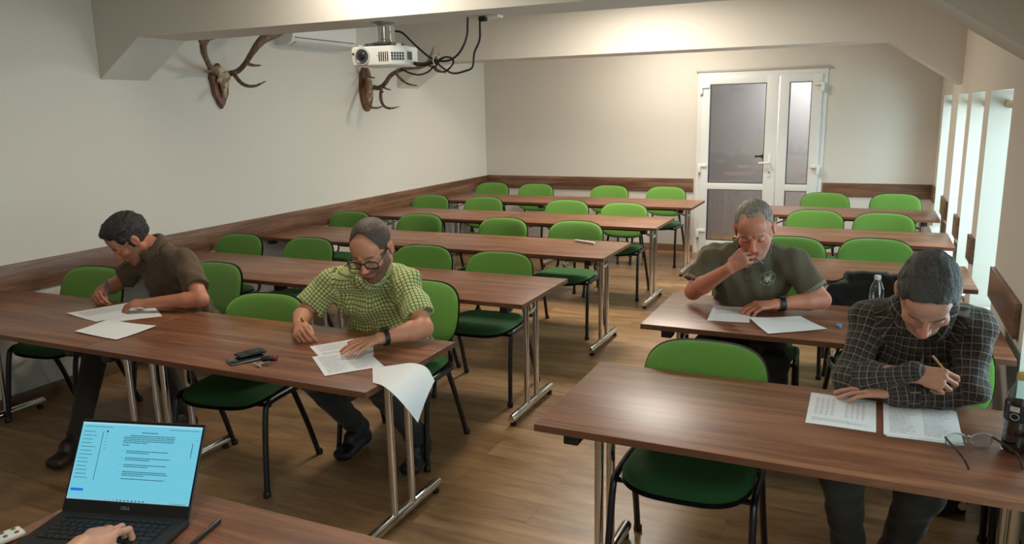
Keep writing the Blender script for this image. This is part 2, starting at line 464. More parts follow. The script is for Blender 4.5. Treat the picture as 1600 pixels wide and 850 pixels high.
def make_chair():
    C = empty('conference_chair')
    s = pad(seat_out, seat_surf, .028, M['green_seat'], 'seat', C)
    pad(lambda a: tuple(v * 1.015 for v in seat_out(a)), lambda p, q, t: tuple(np.add(seat_surf(p, q, t), (0, 0, -.017))), .014, M['blackp'], 'seat_shell', s, NR=5)
    b = pad(back_out, back_surf, .022, M['green'], 'backrest', C)
    pad(lambda a: tuple(v * 1.02 for v in back_out(a)), lambda p, q, t: back_surf(p, q, t, .014), .010, M['blackp'], 'back_shell', b, NR=5)
    for sx in (-1, 1):
        x = sx * .245
        g = MB(); g.tube(smoothpath([(x + sx * .012, -.235, .0), (x + sx * .004, -.205, .22), (x, -.175, .39), (x, -.15, .425), (x, -.10, .432), (x, .10, .425), (x - sx * .02, .15, .42)], 6), .0155, 12, flat=.82, up=(0, 1, 0))
        l = g.build('leg', M['blackm'], C)
        MB().lathe([(.017, 0), (.018, .004), (.018, .022), (.014, .028)], (x + sx * .012, -.236, 0), 12).build('rubber_foot', M['blackp'], l)
        g = MB(); g.tube(smoothpath([(x + sx * .012, .245, .0), (x + sx * .004, .17, .20), (x, .075, .40), (x, .05, .43)], 6), .0155, 12, flat=.82, up=(0, 1, 0))
        l = g.build('leg', M['blackm'], C)
        MB().lathe([(.017, 0), (.018, .004), (.018, .022), (.014, .028)], (x + sx * .012, .247, 0), 12).build('rubber_foot', M['blackp'], l)
        xs = sx * .17
        g = MB(); g.tube(smoothpath([(xs * 1.3, .10, .41), (xs * 1.15, .20, .415), (xs * .98, .262, .46), (xs * .92, .262, .56), (xs * .9, .275, .66)], 6), .013, 12, flat=.6, up=(0, 1, 0))
        g.build('back_support', M['blackm'], C)
    g = MB(); g.tube([(-.245, -.13, .412), (.245, -.13, .412)], .010, 10); g.tube([(-.24, .10, .408), (.24, .10, .408)], .010, 10)
    g.build('seat_crossbar', M['blackm'], C)
    return C
proto = make_chair(); used = [False]
def chair(x, y, rz, label, group):
    """x, y of the chair centre"""
    if not used[0]: o = proto; used[0] = True
    else: o = copy_tree(proto)
    o.location = (x, y, 0); o.rotation_euler = (0, 0, math.radians(rz))
    tag(o, label, 'chair', group); return o
BO = .345       # from chair centre back to the top of its backrest
G1 = 'green chairs in the left block'; G2 = 'green chairs in the right block'
pos = ['nearest the antler wall', 'second from the antler wall', 'second from the aisle', 'at the aisle end']
rn = ['', 'second', 'third', 'fourth', 'back']
tops = {1: [(-4.43, 4.60, 0), (-3.766, 4.617, -2), (-2.774, 4.60, 1), (-2.160, 4.539, 3)],
        2: [(-4.43, 6.03, 0), (-3.682, 6.05, 2), (-2.83, 6.03, -2), (-2.169, 6.02, 1)],
        3: [(-4.42, 7.50, 0), (-3.745, 7.47, -1), (-2.775, 7.42, 0), (-2.152, 7.33, 2)],
        4: [(-4.39, 9.00, 0), (-3.773, 8.97, 1), (-2.815, 8.96, 0), (-2.129, 8.96, -3)]}
for r, lst in tops.items():
    for k, (x, y, rz) in enumerate(lst):
        a = math.radians(rz)
        chair(x + BO * math.sin(a), y - BO * math.cos(a), rz, 'green chair at the %s left row, %s' % (rn[r], pos[k]), G1)
chair(-4.31, 2.92, 8, 'green chair in the front left corner beside the man in brown', G1)
chair(-3.71, 3.28, -3, 'green chair of the man in the brown shirt', G1)
chair(-2.745, 2.72, 9, 'empty green chair between the two men of the front left table', G1)
chair(-2.17, 3.26, 4, 'green chair of the man in the checked green shirt', G1)
chair(-.53, 2.67, 1, 'empty green chair at the front right table, its backrest above the tabletop', G2)
chair(.235, 3.13, -4, 'green chair under the man in dark plaid', G2)
chair(-.54, 4.22, 2, 'green chair of the man in the olive polo', G2)
chair(.13, 4.17, 14, 'green chair with a black jacket over its backrest', G2)
for x, y, rz, lb in [(-.475, 5.72, 0, 'green chair of the third right row, half hidden by the olive polo'), (.068, 5.80, 0, 'green chair of the third right row, right above the plaid man'),
                     (-.417, 7.25, 1, 'green chair of the fourth right row, on the aisle side'), (.13, 7.20, -1, 'green chair of the fourth right row, on the window side'),
                     (-.411, 8.72, 0, 'green chair of the rearmost right row, on the door side'), (.245, 8.76, 1, 'green chair of the rearmost right row, in the window corner')]:
    a = math.radians(rz); chair(x + BO * math.sin(a), y - BO * math.cos(a), rz, lb, G2)
chair(-2.22, .86, 98, 'green chair cut off by the left edge beside the laptop table', G1)

# ------------------------------------------------------------------ smooth volumes -> one continuous surface
V = lambda *a: np.array(a, dtype=np.float64)
def nrm(v): v = np.asarray(v, float); return v / (np.linalg.norm(v) + 1e-12)
def vnoise(P, f, seed=0):
    Q = P * f; I = np.floor(Q).astype(np.int64); R = Q - I; R = R * R * (3 - 2 * R); o = 0
    for c in range(8):
        b = [(c >> i) & 1 for i in range(3)]; n = (I[:, 0] + b[0]) * 73856093 ^ (I[:, 1] + b[1]) * 19349663 ^ (I[:, 2] + b[2]) * 83492791 ^ (seed * 2654435761)
        n = (n ^ (n >> 13)) * 1274126177; v = ((n ^ (n >> 16)) & 65535) / 32767.5 - 1
        w = 1
        for i in range(3): w = w * (R[:, i] if b[i] else 1 - R[:, i])
        o = o + v * w
    return o
class Field:
    def __init__(s, lo, hi, h):
        s.lo = np.array(lo, float); s.h = h
        s.n = np.ceil((np.array(hi, float) - s.lo) / h).astype(int) + 1
        s.F = np.full(tuple(s.n), 1.0, np.float32)
        s.ax = [(s.lo[i] + np.arange(s.n[i]) * h).astype(np.float32) for i in range(3)]
    def block(s, lo, hi):
        a = np.maximum(np.floor((np.array(lo) - s.lo) / s.h).astype(int), 0)
        b = np.minimum(np.ceil((np.array(hi) - s.lo) / s.h).astype(int) + 1, s.n)
        if (b <= a).any(): return None
        sl = tuple(slice(a[i], b[i]) for i in range(3))
        X = s.ax[0][sl[0]][:, None, None]; Y = s.ax[1][sl[1]][None, :, None]; Z = s.ax[2][sl[2]][None, None, :]
        return sl, X, Y, Z
    def put(s, bb, fn, k, op):
        mg = .02 + k
        r = s.block(np.array(bb[0]) - mg, np.array(bb[1]) + mg)
        if r is None: return
        sl, X, Y, Z = r; d = fn(X, Y, Z).astype(np.float32); a = s.F[sl]
        if op == 'u':
            if k > 0: h = np.maximum(k - np.abs(a - d), 0) / k; s.F[sl] = np.minimum(a, d) - h * h * k * .25
            else: s.F[sl] = np.minimum(a, d)
        else:
            d = -d
            if k > 0: h = np.maximum(k - np.abs(a - d), 0) / k; s.F[sl] = np.maximum(a, d) + h * h * k * .25
            else: s.F[sl] = np.maximum(a, d)
    def cap(s, a, b, ra, rb=None, k=.01, op='u', pl=None):
        rb = ra if rb is None else rb
        a = np.array(a, float); b = np.array(b, float); d = b - a; L2 = float(d @ d) + 1e-12; R = max(ra, rb)
        def fn(X, Y, Z):
            t = np.clip(((X - a[0]) * d[0] + (Y - a[1]) * d[1] + (Z - a[2]) * d[2]) / L2, 0, 1)
            q = np.sqrt((X - a[0] - d[0] * t) ** 2 + (Y - a[1] - d[1] * t) ** 2 + (Z - a[2] - d[2] * t) ** 2) - (ra + (rb - ra) * t)
            if pl is not None: q = np.maximum(q, (X - pl[0][0]) * pl[1][0] + (Y - pl[0][1]) * pl[1][1] + (Z - pl[0][2]) * pl[1][2])
            return q
        s.put((np.minimum(a, b) - R, np.maximum(a, b) + R), fn, k, op)
    def ell(s, c, ax, r, k=.01, op='u'):
        """ax: 3 axes (rows), r: 3 radii"""
        c = np.array(c, float); ax = np.array(ax, float); r = np.array(r, float); R = r.max()
        def fn(X, Y, Z):
            q = [(X - c[0]) * ax[i][0] + (Y - c[1]) * ax[i][1] + (Z - c[2]) * ax[i][2] for i in range(3)]
            k0 = np.sqrt(sum((q[i] / r[i]) ** 2 for i in range(3))) + 1e-9
            k1 = np.sqrt(sum((q[i] / r[i] ** 2) ** 2 for i in range(3))) + 1e-9
            return k0 * (k0 - 1) / k1
        s.put((c - R, c + R), fn, k, op)
    def ecap(s, a, b, w, ra, rb, k=.01, op='u'):
        """capsule of elliptical section; w: width axis; ra, rb = (half width, half depth) at each end"""
        a = np.array(a, float); b = np.array(b, float); d = b - a; L = np.linalg.norm(d) + 1e-9; e = d / L
        w = np.array(w, float); w = nrm(w - e * (w @ e)); n = np.cross(e, w); R = max(*ra, *rb)
        def fn(X, Y, Z):
            x, y, z = X - a[0], Y - a[1], Z - a[2]
            l = x * e[0] + y * e[1] + z * e[2]; t = np.clip(l / L, 0, 1)
            u = x * w[0] + y * w[1] + z * w[2]; v = x * n[0] + y * n[1] + z * n[2]; ex = l - t * L
            rw = ra[0] + (rb[0] - ra[0]) * t; rd = ra[1] + (rb[1] - ra[1]) * t; rm = np.minimum(rw, rd)
            q = np.sqrt((u / rw) ** 2 + (v / rd) ** 2 + (ex / rm) ** 2) + 1e-9
            g = np.sqrt((u / rw ** 2) ** 2 + (v / rd ** 2) ** 2 + (ex / rm ** 2) ** 2) + 1e-9
            return q * (q - 1) / g
        s.put((np.minimum(a, b) - R, np.maximum(a, b) + R), fn, k, op)
    def cut(s, p, n, R, op='sphere'):
        """remove everything beyond the plane (p, n) within distance R of p"""
        p = np.array(p, float); n = nrm(n)
        r = s.block(p - R, p + R)
        if r is None: return
        sl, X, Y, Z = r
        d = (X - p[0]) * n[0] + (Y - p[1]) * n[1] + (Z - p[2]) * n[2]
        q = (X - p[0]) ** 2 + (Y - p[1]) ** 2 + (Z - p[2]) ** 2
        a = s.F[sl]; s.F[sl] = np.where(q < R * R, np.maximum(a, d), a)
    def folds(s, amp, seed=0, f=1.0):
        idx = np.nonzero(np.abs(s.F) < .03)
        P = [s.ax[i][idx[i]] for i in range(3)]
        rs = np.random.RandomState(seed); w = 0
        for i in range(5):
            d1 = nrm(rs.randn(3)); d2 = nrm(rs.randn(3)); d3 = nrm(rs.randn(3))
            q = lambda d: P[0] * d[0] + P[1] * d[1] + P[2] * d[2]
            w = w + np.sin(q(d1) * (45 + 16 * i) * f + 2.6 * np.sin(q(d2) * (14 + 5 * i) * f + i) + 1.5 * np.sin(q(d3) * 9)) / (1 + .35 * i)
        s.F[idx] += (w * amp * .45).astype(np.float32)
    def mesh(s):
        F = s.F; S = F < 0
        c = [S[i:S.shape[0] - 1 + i, j:S.shape[1] - 1 + j, k:S.shape[2] - 1 + k] for i in (0, 1) for j in (0, 1) for k in (0, 1)]
        anyc = c[0].copy(); allc = c[0].copy()
        for q in c[1:]: anyc |= q; allc &= q
        act = anyc & ~allc; I = np.argwhere(act); N = len(I)
        idx = np.full(act.shape, -1, np.int32); idx[act] = np.arange(N)
        cor = [(i, j, k) for i in (0, 1) for j in (0, 1) for k in (0, 1)]
        val = {q: F[I[:, 0] + q[0], I[:, 1] + q[1], I[:, 2] + q[2]].astype(np.float64) for q in cor}
        acc = np.zeros((N, 3)); cnt = np.zeros(N)
        for q in cor:
            for a in range(3):
                if q[a] == 0:
                    r = list(q); r[a] = 1; r = tuple(r); A, B = val[q], val[r]
                    m = (A < 0) != (B < 0); t = np.where(m, A / np.where(m, A - B, 1), 0)
                    p = np.tile(np.array(q, float), (N, 1)); p[:, a] += t
                    acc[m] += p[m]; cnt[m] += 1
        P = (I + acc / cnt[:, None]) * s.h + s.lo
        quads = []
        for a in range(3):
            b, c2 = (a + 1) % 3, (a + 2) % 3
            sl0 = [slice(1, -1)] * 3; sl1 = [slice(1, -1)] * 3
            sl0[a] = slice(0, -1); sl1[a] = slice(1, None)
            A = S[tuple(sl0)]; B = S[tuple(sl1)]
            E = np.argwhere(A != B)
            off = np.ones(3, int); off[a] = 0; E2 = E + off
            fl = A[tuple(E.T)]
            def g(db, dc):
                Q = E2.copy(); Q[:, b] -= db; Q[:, c2] -= dc
                return idx[Q[:, 0], Q[:, 1], Q[:, 2]]
            q = np.stack([g(1, 1), g(0, 1), g(0, 0), g(1, 0)], 1)
            q[~fl] = q[~fl][:, ::-1]; quads.append(q)
        Q = np.concatenate(quads); Q = Q[(Q >= 0).all(1)]
        return P, Q
def sdf_obj(name, fld, mat, parent, base=(0, 0, 0), color=None, uv=None, relax=1):
    P, Q = fld.mesh()
    if relax:      # light Laplacian smoothing to remove the sampling steps
        for _ in range(relax):
            e = np.concatenate([Q[:, [0, 1]], Q[:, [1, 2]], Q[:, [2, 3]], Q[:, [3, 0]]])
            acc = np.zeros_like(P); cnt = np.zeros(len(P))
            for c_ in range(3):
                acc[:, c_] = np.bincount(e[:, 0], P[e[:, 1], c_], len(P)) + np.bincount(e[:, 1], P[e[:, 0], c_], len(P))
            cnt = np.bincount(e[:, 0], minlength=len(P)) + np.bincount(e[:, 1], minlength=len(P))
            P = P * .4 + .6 * acc / np.maximum(cnt, 1)[:, None]
    me = bpy.data.meshes.new(name)
    me.vertices.add(len(P)); me.vertices.foreach_set('co', (P - np.array(base)).astype(np.float32).ravel())
    me.loops.add(len(Q) * 4); me.loops.foreach_set('vertex_index', Q.astype(np.int32).ravel())
    me.polygons.add(len(Q)); me.polygons.foreach_set('loop_start', np.arange(0, len(Q) * 4, 4, dtype=np.int32))
    me.update(calc_edges=True); me.validate()
    me.shade_smooth()
    if color is not None:
        a = me.color_attributes.new('col', 'FLOAT_COLOR', 'POINT')
        c = np.ones((len(P), 4), np.float32); c[:, :3] = color(P); a.data.foreach_set('color', c.ravel())
    if uv is not None:
        a = me.attributes.new('cloth', 'FLOAT_VECTOR', 'POINT')
        a.data.foreach_set('vector', uv(P).astype(np.float32).ravel())
    me.materials.append(mat)
    o = bpy.data.objects.new(name, me); COL.objects.link(o)
    if parent: o.parent = parent
    o['_w'] = 1; del o['_w']
    return o

# ------------------------------------------------------------------ hands
FING = [(.031, .009, (.044, .026, .021)), (.011, .0095, (.048, .030, .022)), (-.010, .009, (.044, .028, .022)), (-.029, .0078, (.034, .021, .018))]
POSE = {'flat': ([(8, 12, 8), (6, 12, 8), (8, 14, 8), (10, 16, 10)], (.62, .70, -.18), 8),
        'rest': ([(22, 28, 16), (20, 32, 18), (24, 34, 18), (28, 36, 20)], (.70, .60, -.35), 14),
        'write': ([(48, 42, 18), (56, 58, 26), (66, 68, 36), (74, 72, 40)], (.80, .25, -.55), 20),
        'type': ([(12, 52, 30), (8, 56, 32), (12, 56, 32), (18, 54, 30)], (.86, .16, -.50), 10),
        'fist': ([(62, 80, 40), (66, 84, 40), (70, 84, 40), (74, 84, 40)], (.80, .10, -.60), 30)}
def hand(fl, W, f, n, right, pose, sc=1.0, spread=3.0):
    W = np.array(W, float); f = nrm(f); n = np.array(n, float); n = nrm(n - f * (n @ f))
    t = np.cross(n, f) if right else np.cross(f, n)
    cur, td, tc = POSE[pose]
    fl.ecap(W + f * .006 * sc, W + f * .082 * sc, t, (.026 * sc, .019 * sc), (.040 * sc, .0135 * sc), k=.012)
    fl.cap(W + f * .03 * sc + t * .022 * sc - n * .006 * sc, W + f * .062 * sc + t * .030 * sc - n * .006 * sc, .015 * sc, .012 * sc, k=.012)
    tips = []
    for i, (off, r, segs) in enumerate(FING):
        p = W + f * ((.086 if i < 3 else .078) if i != 1 else .089) * sc + t * off * sc
        sp = math.radians((1.4 - i) * spread); d0 = f * math.cos(sp) + t * math.sin(sp); ang = 0; rr = r * sc
        fl.cap(p - f * .035 * sc, p + n * .0025 * sc, rr * .90, rr * 1.12, k=.003)
        for j, L in enumerate(segs):
            ang += math.radians(cur[i][j]); d = d0 * math.cos(ang) - n * math.sin(ang)
            q = p + d * L * sc; fl.cap(p, q, rr, rr * .92, k=.0035); p = q; rr *= .92
        tips.append(p)
    p = W + f * .026 * sc + t * .028 * sc - n * .004 * sc
    d = nrm(f * td[0] + t * td[1] + n * td[2]); rr = .0125 * sc
    ax = np.cross(d, nrm(f * .8 - t * .6 - n * .3)); ax = nrm(ax)
    for j, L in enumerate((.040, .032, .026)):
        q = p + d * L * sc; fl.cap(p, q, rr, rr * .9, k=.006); p = q; rr *= .9
        a = math.radians(tc); d = d * math.cos(a) + np.cross(ax, d) * math.sin(a) + ax * (ax @ d) * (1 - math.cos(a))
    tips.append(p)
    return tips

# ------------------------------------------------------------------ heads
def frame(F, roll=0):
    F = nrm(F); U = nrm(V(0, 0, 1) - F * F[2]); S = np.cross(F, U)
    if roll: a = math.radians(roll); U, S = U * math.cos(a) + S * math.sin(a), S * math.cos(a) - U * math.sin(a)
    return S, F, U
def head(fl, C, fr, sc=1.0, jaw=1.0, belly=0):
    S, F, U = fr
    w = lambda x, y, z: C + (S * x + F * y + U * z) * sc
    A = [S, F, U]; E = lambda c, r, k=.012, op='u': fl.ell(w(*c), A, [v * sc for v in r], k, op)
    E((0, -.012, .040), (.077, .099, .084)); E((0, .030, -.030), (.061, .068, .082), .02)
    E((0, .068, .052), (.052, .028, .04), .02)
    for s in (-1, 1):
        fl.cap(w(s * .052 * jaw, -.012, -.050), w(s * .026 * jaw, .066, -.095), .018 * sc, .016 * sc, .02)
        E((s * .041, .066, -.018), (.022, .020, .020), .016)
        fl.cap(w(s * .014, .092, .021), w(s * .044, .078, .019), .0085 * sc, .0075 * sc, .010)
        E((s * .0315, .103, .001), (.0165, .016, .010), .008, 's')
        E((s * .0315, .0785, .001), (.0145, .0145, .0125), .003)
        E((s * .079, -.008, -.004), (.007, .018, .031), .006)
        E((s * .084, -.016, .002), (.006, .016, .028), .004); E((s * .089, -.004, -.002), (.004, .009, .018), .003, 's')
        E((s * .0115, .104, -.036), (.0085, .010, .007), .005)
    fl.cap(w(0, .088, .016), w(0, .116, -.030), .0075 * sc, .0115 * sc, .010)
    E((0, .080, -.101), (.022, .018, .018), .018)
    E((0, .086, -.060), (.026, .014, .020), .014)
    fl.cap(w(-.018, .092, -.058), w(.018, .092, -.058), .0055 * sc, None, .004)
    fl.cap(w(-.016, .091, -.069), w(.016, .091, -.069), .0065 * sc, None, .004)
    fl.cap(w(-.021, .1, -.0635), w(.021, .1, -.0635), .0016 * sc, None, .003, 's')
def skin_color(C, fr, sc, base, beard=None, brow=(.05, .04, .03), bald=None, seed=0):
    S, F, U = fr; base = np.array(base); C = np.array(C)
    def fn(P):
        q = (P - C) / sc; x = q @ S; y = q @ F; z = q @ U; ax = np.abs(x)
        c = np.tile(base, (len(P), 1))
        def blend(m, col, a=1.0):
            m = np.clip(m, 0, 1)[:, None] * a; c[:] = c * (1 - m) + np.array(col) * m
        rs = np.random.RandomState(seed); nz = rs.rand(len(P))
        near = np.sqrt(x * x + y * y + z * z) < .17
        red = base * np.array([1.05, .78, .72])
        blend(near * np.exp(-((x / .018) ** 2 + ((z + .02) / .03) ** 2)) * (y > .08), red, .7)
        blend(near * np.exp(-(((ax - .045) / .02) ** 2 + ((z + .022) / .022) ** 2)) * (y > .03), red, .55)
        blend(near * (ax > .070) * (np.abs(z) < .05) * (y < .03) * (y > -.05), red, .55)
        if beard is not None:
            col, amt = beard
            m = (y > .0) * (z < -.03) * (z > -.135) * np.clip((-.030 - z + (ax - .02) * .25) / .02, 0, 1) * (1 - np.exp(-((ax / .022) ** 2 + ((z + .0635) / .009) ** 2)))
            m2 = np.exp(-((z + .046) / .009) ** 2) * (ax < .034) * (y > .07)
            m3 = (ax > .055) * (z < .01) * (y > -.0) * (y < .05) * (z > -.1)
            blend(near * np.clip(m + m2 + m3 * .8, 0, 1) * (.75 + .5 * nz), col, amt)
        blend(near * np.exp(-((ax / .021) ** 4 + ((z + .0635) / .0085) ** 4)) * (y > .075), base * np.array([.80, .50, .48]), .8)
        blend(near * np.exp(-(((ax - .031) / .019) ** 4 + ((z - .0235 + (ax - .03) * .1) / .0055) ** 4)) * (y > .055), brow, .85)
        blend(near * np.exp(-(((ax - .031) / .0155) ** 4 + ((z + .006) / .0028) ** 2)) * (y > .06), (.03, .02, .015), .85)
        if bald is not None: blend(near * np.clip(bald(x, y, z), 0, 1), bald.col, bald.amt)
        return np.clip(c, 0, 1)
    return fn
def col_mat(name, rough=.5, sss=0.0, bump=.12, bscale=260):
    t = NT(name); a = t.n('ShaderNodeAttribute', attribute_name='col').outputs['Color']
    nz = t.noise(t.obj(), 60, 4)
    c = t.mix(nz, t.mix(1.0, a, (.88, .86, .85, 1), 'MULTIPLY'), t.mix(1.0, a, (1.10, 1.08, 1.06, 1), 'MULTIPLY'))
    t.set(c, rough); t.b.inputs['Subsurface Weight'].default_value = sss
    t.b.inputs['Subsurface Radius'].default_value = (.012, .005, .003); t.b.inputs['Subsurface Scale'].default_value = .5
    t.bump(t.noise(t.obj(), bscale, 4), bump, .002)
    return t.m
M['skin'] = col_mat('skin', .48, .12)
def hair_mat(name, c1, c2, sc=(90, 90, 90), bump=1.0):
    t = NT(name); v = t.obj()
    n1 = t.noise(t.n('ShaderNodeMapping', {0: v, 'Scale': sc}).outputs[0], 2.2, 5, .7, .8)
    t.set(t.ramp(n1, [(.35, c1), (.65, c2)]), .55); t.bump(n1, bump, .004)
    return t.m
def cloth_mat(name, base, lines=None, pitch=.015, width=.16, rough=.9, second=None, var=.08, bump=.25):
    """woven cloth; lines: colour of a check printed along the cloth coordinates"""
    t = NT(name)
    nz = t.noise(t.obj(), 14, 4)
    c = t.mix(nz, [v * (1 - var) for v in base[:3]] + [1], [min(1, v * (1 + var)) for v in base[:3]] + [1])
    if lines:
        at = t.n('ShaderNodeAttribute', attribute_name='cloth').outputs['Vector']
        sp = t.n('ShaderNodeSeparateXYZ', {0: at})
        def stripe(s, ph, w, p=pitch):
            f = t.math('FRACT', t.math('ADD', t.math('DIVIDE', s, p), ph)); d = t.math('ABSOLUTE', t.math('SUBTRACT', f, .5))
            return t.n('ShaderNodeMapRange', {0: d, 1: w * .5, 2: w * .5 + .07, 3: 1.0, 4: 0.0}).outputs[0]
        for ax, ph in ((0, 100.0), (1, 100.0)):
            c = t.mix(t.math('MULTIPLY', stripe(sp.outputs[ax], ph, width), .80), c, lines)
            if second: c = t.mix(t.math('MULTIPLY', stripe(sp.outputs[ax], ph + .37, second[1], pitch * 1.0), .75), c, second[0])
    t.set(c, rough); t.b.inputs['Sheen Weight'].default_value = .12
    t.bump(t.noise(t.obj(), 900, 2), bump, .001)
    return t.m

def person(label, D):
    """joints in world metres; builds body, shirt, trousers, shoes and hair as parts of one person"""
    g = {k: (np.array(v, float) if isinstance(v, (tuple, list)) and len(v) == 3 and not isinstance(v[0], (tuple, list, str)) else v) for k, v in D.items()}
    base = V(g['pelvis'][0], g['pelvis'][1], 0)
    T = empty('person', tuple(base), 0, label, 'person')
    fr = frame(g['face'], D.get('roll', 0)); S, F, U = fr; C = g['head']; sc = D.get('hs', 1.06)
    SL, SR = g['SL'], g['SR']; mid = (SL + SR) / 2; nb = mid + g.get('nb', V(0, -.01, .062)); W = nrm(SL - SR)
    pel = g['pelvis']; up = nrm(mid - pel); chest = mid - up * .13 + g.get('cf', V(0, 0, 0)); belly = pel + (mid - pel) * .38 + g.get('bf', V(0, -.02, 0))
    nk = C - U * .075 * sc - F * .030 * sc
    b = D.get('bulk', 1.0)
    allp = [C, SL, SR, g['EL'], g['ER'], g['WL'], g['WR'], pel]
    lo = np.min(allp, 0) - .24; hi = np.max(allp, 0) + .24; lo[2] = max(lo[2], .40)
    # body
    fl = Field(lo, hi, .0030)
    head(fl, C, fr, sc, D.get('jaw', 1.0))
    fl.cap(nk, nb, .054 * sc, .062, .02); 
    fl.ecap(nb - up * .02, chest, W, (.11, .06), (.155 * b, .10 * b), .03); fl.ecap(chest, belly, W, (.155 * b, .10 * b), (.145 * b, .10 * b), .03)
    fl.ecap(belly, pel, W, (.145 * b, .10 * b), (.15 * b, .10 * b), .03)
    for s, Sh, El, Wr in (('L', SL, g['EL'], g['WL']), ('R', SR, g['ER'], g['WR'])):
        fl.cap(Sh, El, .050 * b, .040 * b, .02); fl.cap(El, El + (Wr - El) * .3, .040 * b, .043 * b, .012)
        fl.cap(El + (Wr - El) * .3, Wr, .042 * b, .0265, .012); fl.cap(nb - up * .01, Sh, .045, .048, .03)
        hd = D['hand' + s]; D['tips' + s] = hand(fl, Wr, hd[0], hd[1], s == 'R', hd[2], D.get('hsc', 1.0), hd[3] if len(hd) > 3 else 3.0)
    sdf_obj('body', fl, M['skin'], T, base, color=skin_color(C, fr, sc, D['skin'], D.get('beard'), D.get('brow', (.06, .045, .03)), D.get('scalp')))
    # shirt
    th = D.get('shirt_th', .011); long = D.get('long', False)
    fl = Field(lo, hi, .0042)
    fl.ecap(nb - up * .035, chest, W, (.125 * b, .075 * b), (.170 * b, .112 * b), .04); fl.ecap(chest, belly, W, (.170 * b, .112 * b), (.166 * b, .118 * b), .04)
    fl.ecap(belly, pel - up * .02, W, (.166 * b, .118 * b), (.175 * b, .12 * b), .04)
    ends = []
    for s, Sh, El, Wr in (('L', SL, g['EL'], g['WL']), ('R', SR, g['ER'], g['WR'])):
        fl.cap(nb - up * .012, Sh, .050, .056 * b + th * .4, .05)
        fl.cap(Sh, chest + (Sh - mid) * .55, .062 * b, .07 * b, .04)
        if long:
            fl.cap(Sh, El, .056 * b + th, .046 * b + th, .02); fl.cap(El, El + (Wr - El) * .35, .046 * b + th, .045 * b + th, .015)
            fl.cap(El + (Wr - El) * .35, Wr - nrm(Wr - El) * .004, .045 * b + th, .031 + th * .8, .015)
        else:
            q = D.get('slv', .72); e = Sh + (El - Sh) * q
            fl.cap(Sh, e + (El - Sh) * .15, .054 * b + th, .054 * b + th * 1.3, .02, 'u', (e, nrm(El - Sh)))
    ux = W; uy = nrm(np.cross(W, nrm(nk - nb)) * -1); ca = D.get('cr', .074); un = nrm(nk - nb)
    if uy @ (C - nb) < 0: uy = -uy
    cpt = lambda t_, r_, h_: nb + un * h_ + (ux * math.cos(t_) + uy * math.sin(t_)) * r_
    fl.folds(D.get('fold', .010), D.get('seed', 1), .8)
    fl.cap(nb - nrm(nk - nb) * .006, nk, .0565 * sc, .060 * sc, .004, 's')
    if D.get('vee', True): fl.cap(cpt(PI * .5, ca - .012, .0), cpt(PI * .5, ca + .035, -.05), .018, .004, .004, 's')
    def uvf(P):
        out = np.zeros((len(P), 3)); best = np.full(len(P), 1e9)
        segs = [('t', pel, mid, .165)] + [('a', SL, g['EL'], .056), ('a', SR, g['ER'], .056)]
        if long: segs += [('f', g['EL'], g['WL'], .044), ('f', g['ER'], g['WR'], .044)]
        for kd, a, c_, r in segs:
            d = c_ - a; L = np.linalg.norm(d); e = d / L; q = P - a; l = q @ e; t = np.clip(l / L, 0, 1)
            if kd == 't':
                wv = nrm(W - e * (W @ e)); nv = np.cross(e, wv); x = q @ wv; y = q @ nv
                dist = np.sqrt((x / 1.2) ** 2 + (y / .85) ** 2 + (l - t * L) ** 2) - .13
                u = np.arctan2(x, np.abs(y) + .04) * .16; v = l
            else:
                dist = np.linalg.norm(q - t[:, None] * d, axis=1) - r * 1.1
                ref = nrm(V(.1, -.7, .7) - e * (V(.1, -.7, .7) @ e)); s2 = np.cross(e, ref)
                u = np.arctan2(q @ s2, q @ ref) * .062; v = l
            m = dist < best; best[m] = dist[m]; out[m, 0] = u[m]; out[m, 1] = v[m]
        return out
    sh = sdf_obj('shirt', fl, D['shirt'], T, base, uv=uvf, relax=2)
    # folded collar
    ctype = D.get('collar', 'shirt'); N = 40; vs = []; fs = []
    gap = .30 if ctype == 'shirt' else .0
    for j in range(N + 1):
        t_ = PI / 2 + gap + (2 * PI - 2 * gap) * j / N; fr_ = max(0, 1 - abs(((t_ - PI / 2 + PI) % (2 * PI)) - PI) / 1.05)
        if ctype == 'shirt': prof = [(ca - .006, -.016), (ca - .010, .010), (ca - .009, .026), (ca - .003, .033), (ca + .006, .028), (ca + .015, .010), (ca + .022 + .012 * fr_, -.006 - .055 * fr_ ** 1.5)]
        else: prof = [(ca - .004, -.012), (ca - .010, .004), (ca - .011, .014), (ca - .008, .018), (ca - .003, .014), (ca + .002, .0), (ca + .008, -.014)]
        for r_, h_ in prof: vs.append(cpt(t_, r_, h_ + D.get('ch', .016) - .010 * max(0, math.sin(t_)) ) - base)
    n7 = 7
    for j in range(N):
        for i in range(n7 - 1): fs.append((j * n7 + i, j * n7 + i + 1, (j + 1) * n7 + i + 1, (j + 1) * n7 + i))
    mb = MB(); mb.add(vs, fs); co = mb.build('collar', D.get('collarmat', D['shirt']), T, angle=180)
    bv = BVHTree.FromPolygons([v.co.copy() for v in sh.data.vertices], [tuple(p.vertices) for p in sh.data.polygons])
    for j in range(N + 1):
        for i, lift in ((3, .020), (4, .018), (5, .014), (6, .010)) if ctype == 'shirt' else ((5, .006), (6, .004)):
            v = co.data.vertices[j * n7 + i]; hit, nn, _, d_ = bv.find_nearest(v.co)
            if hit is not None:
                sd = (v.co - hit).dot(nn)
                if sd < lift or i >= 5: v.co = hit + nn * lift
        for i in range(n7): vs[j * n7 + i] = np.array(co.data.vertices[j * n7 + i].co)
    ca_ = co.data.attributes.new('cloth', 'FLOAT_VECTOR', 'POINT')
    cu = np.zeros((len(vs), 3), np.float32)
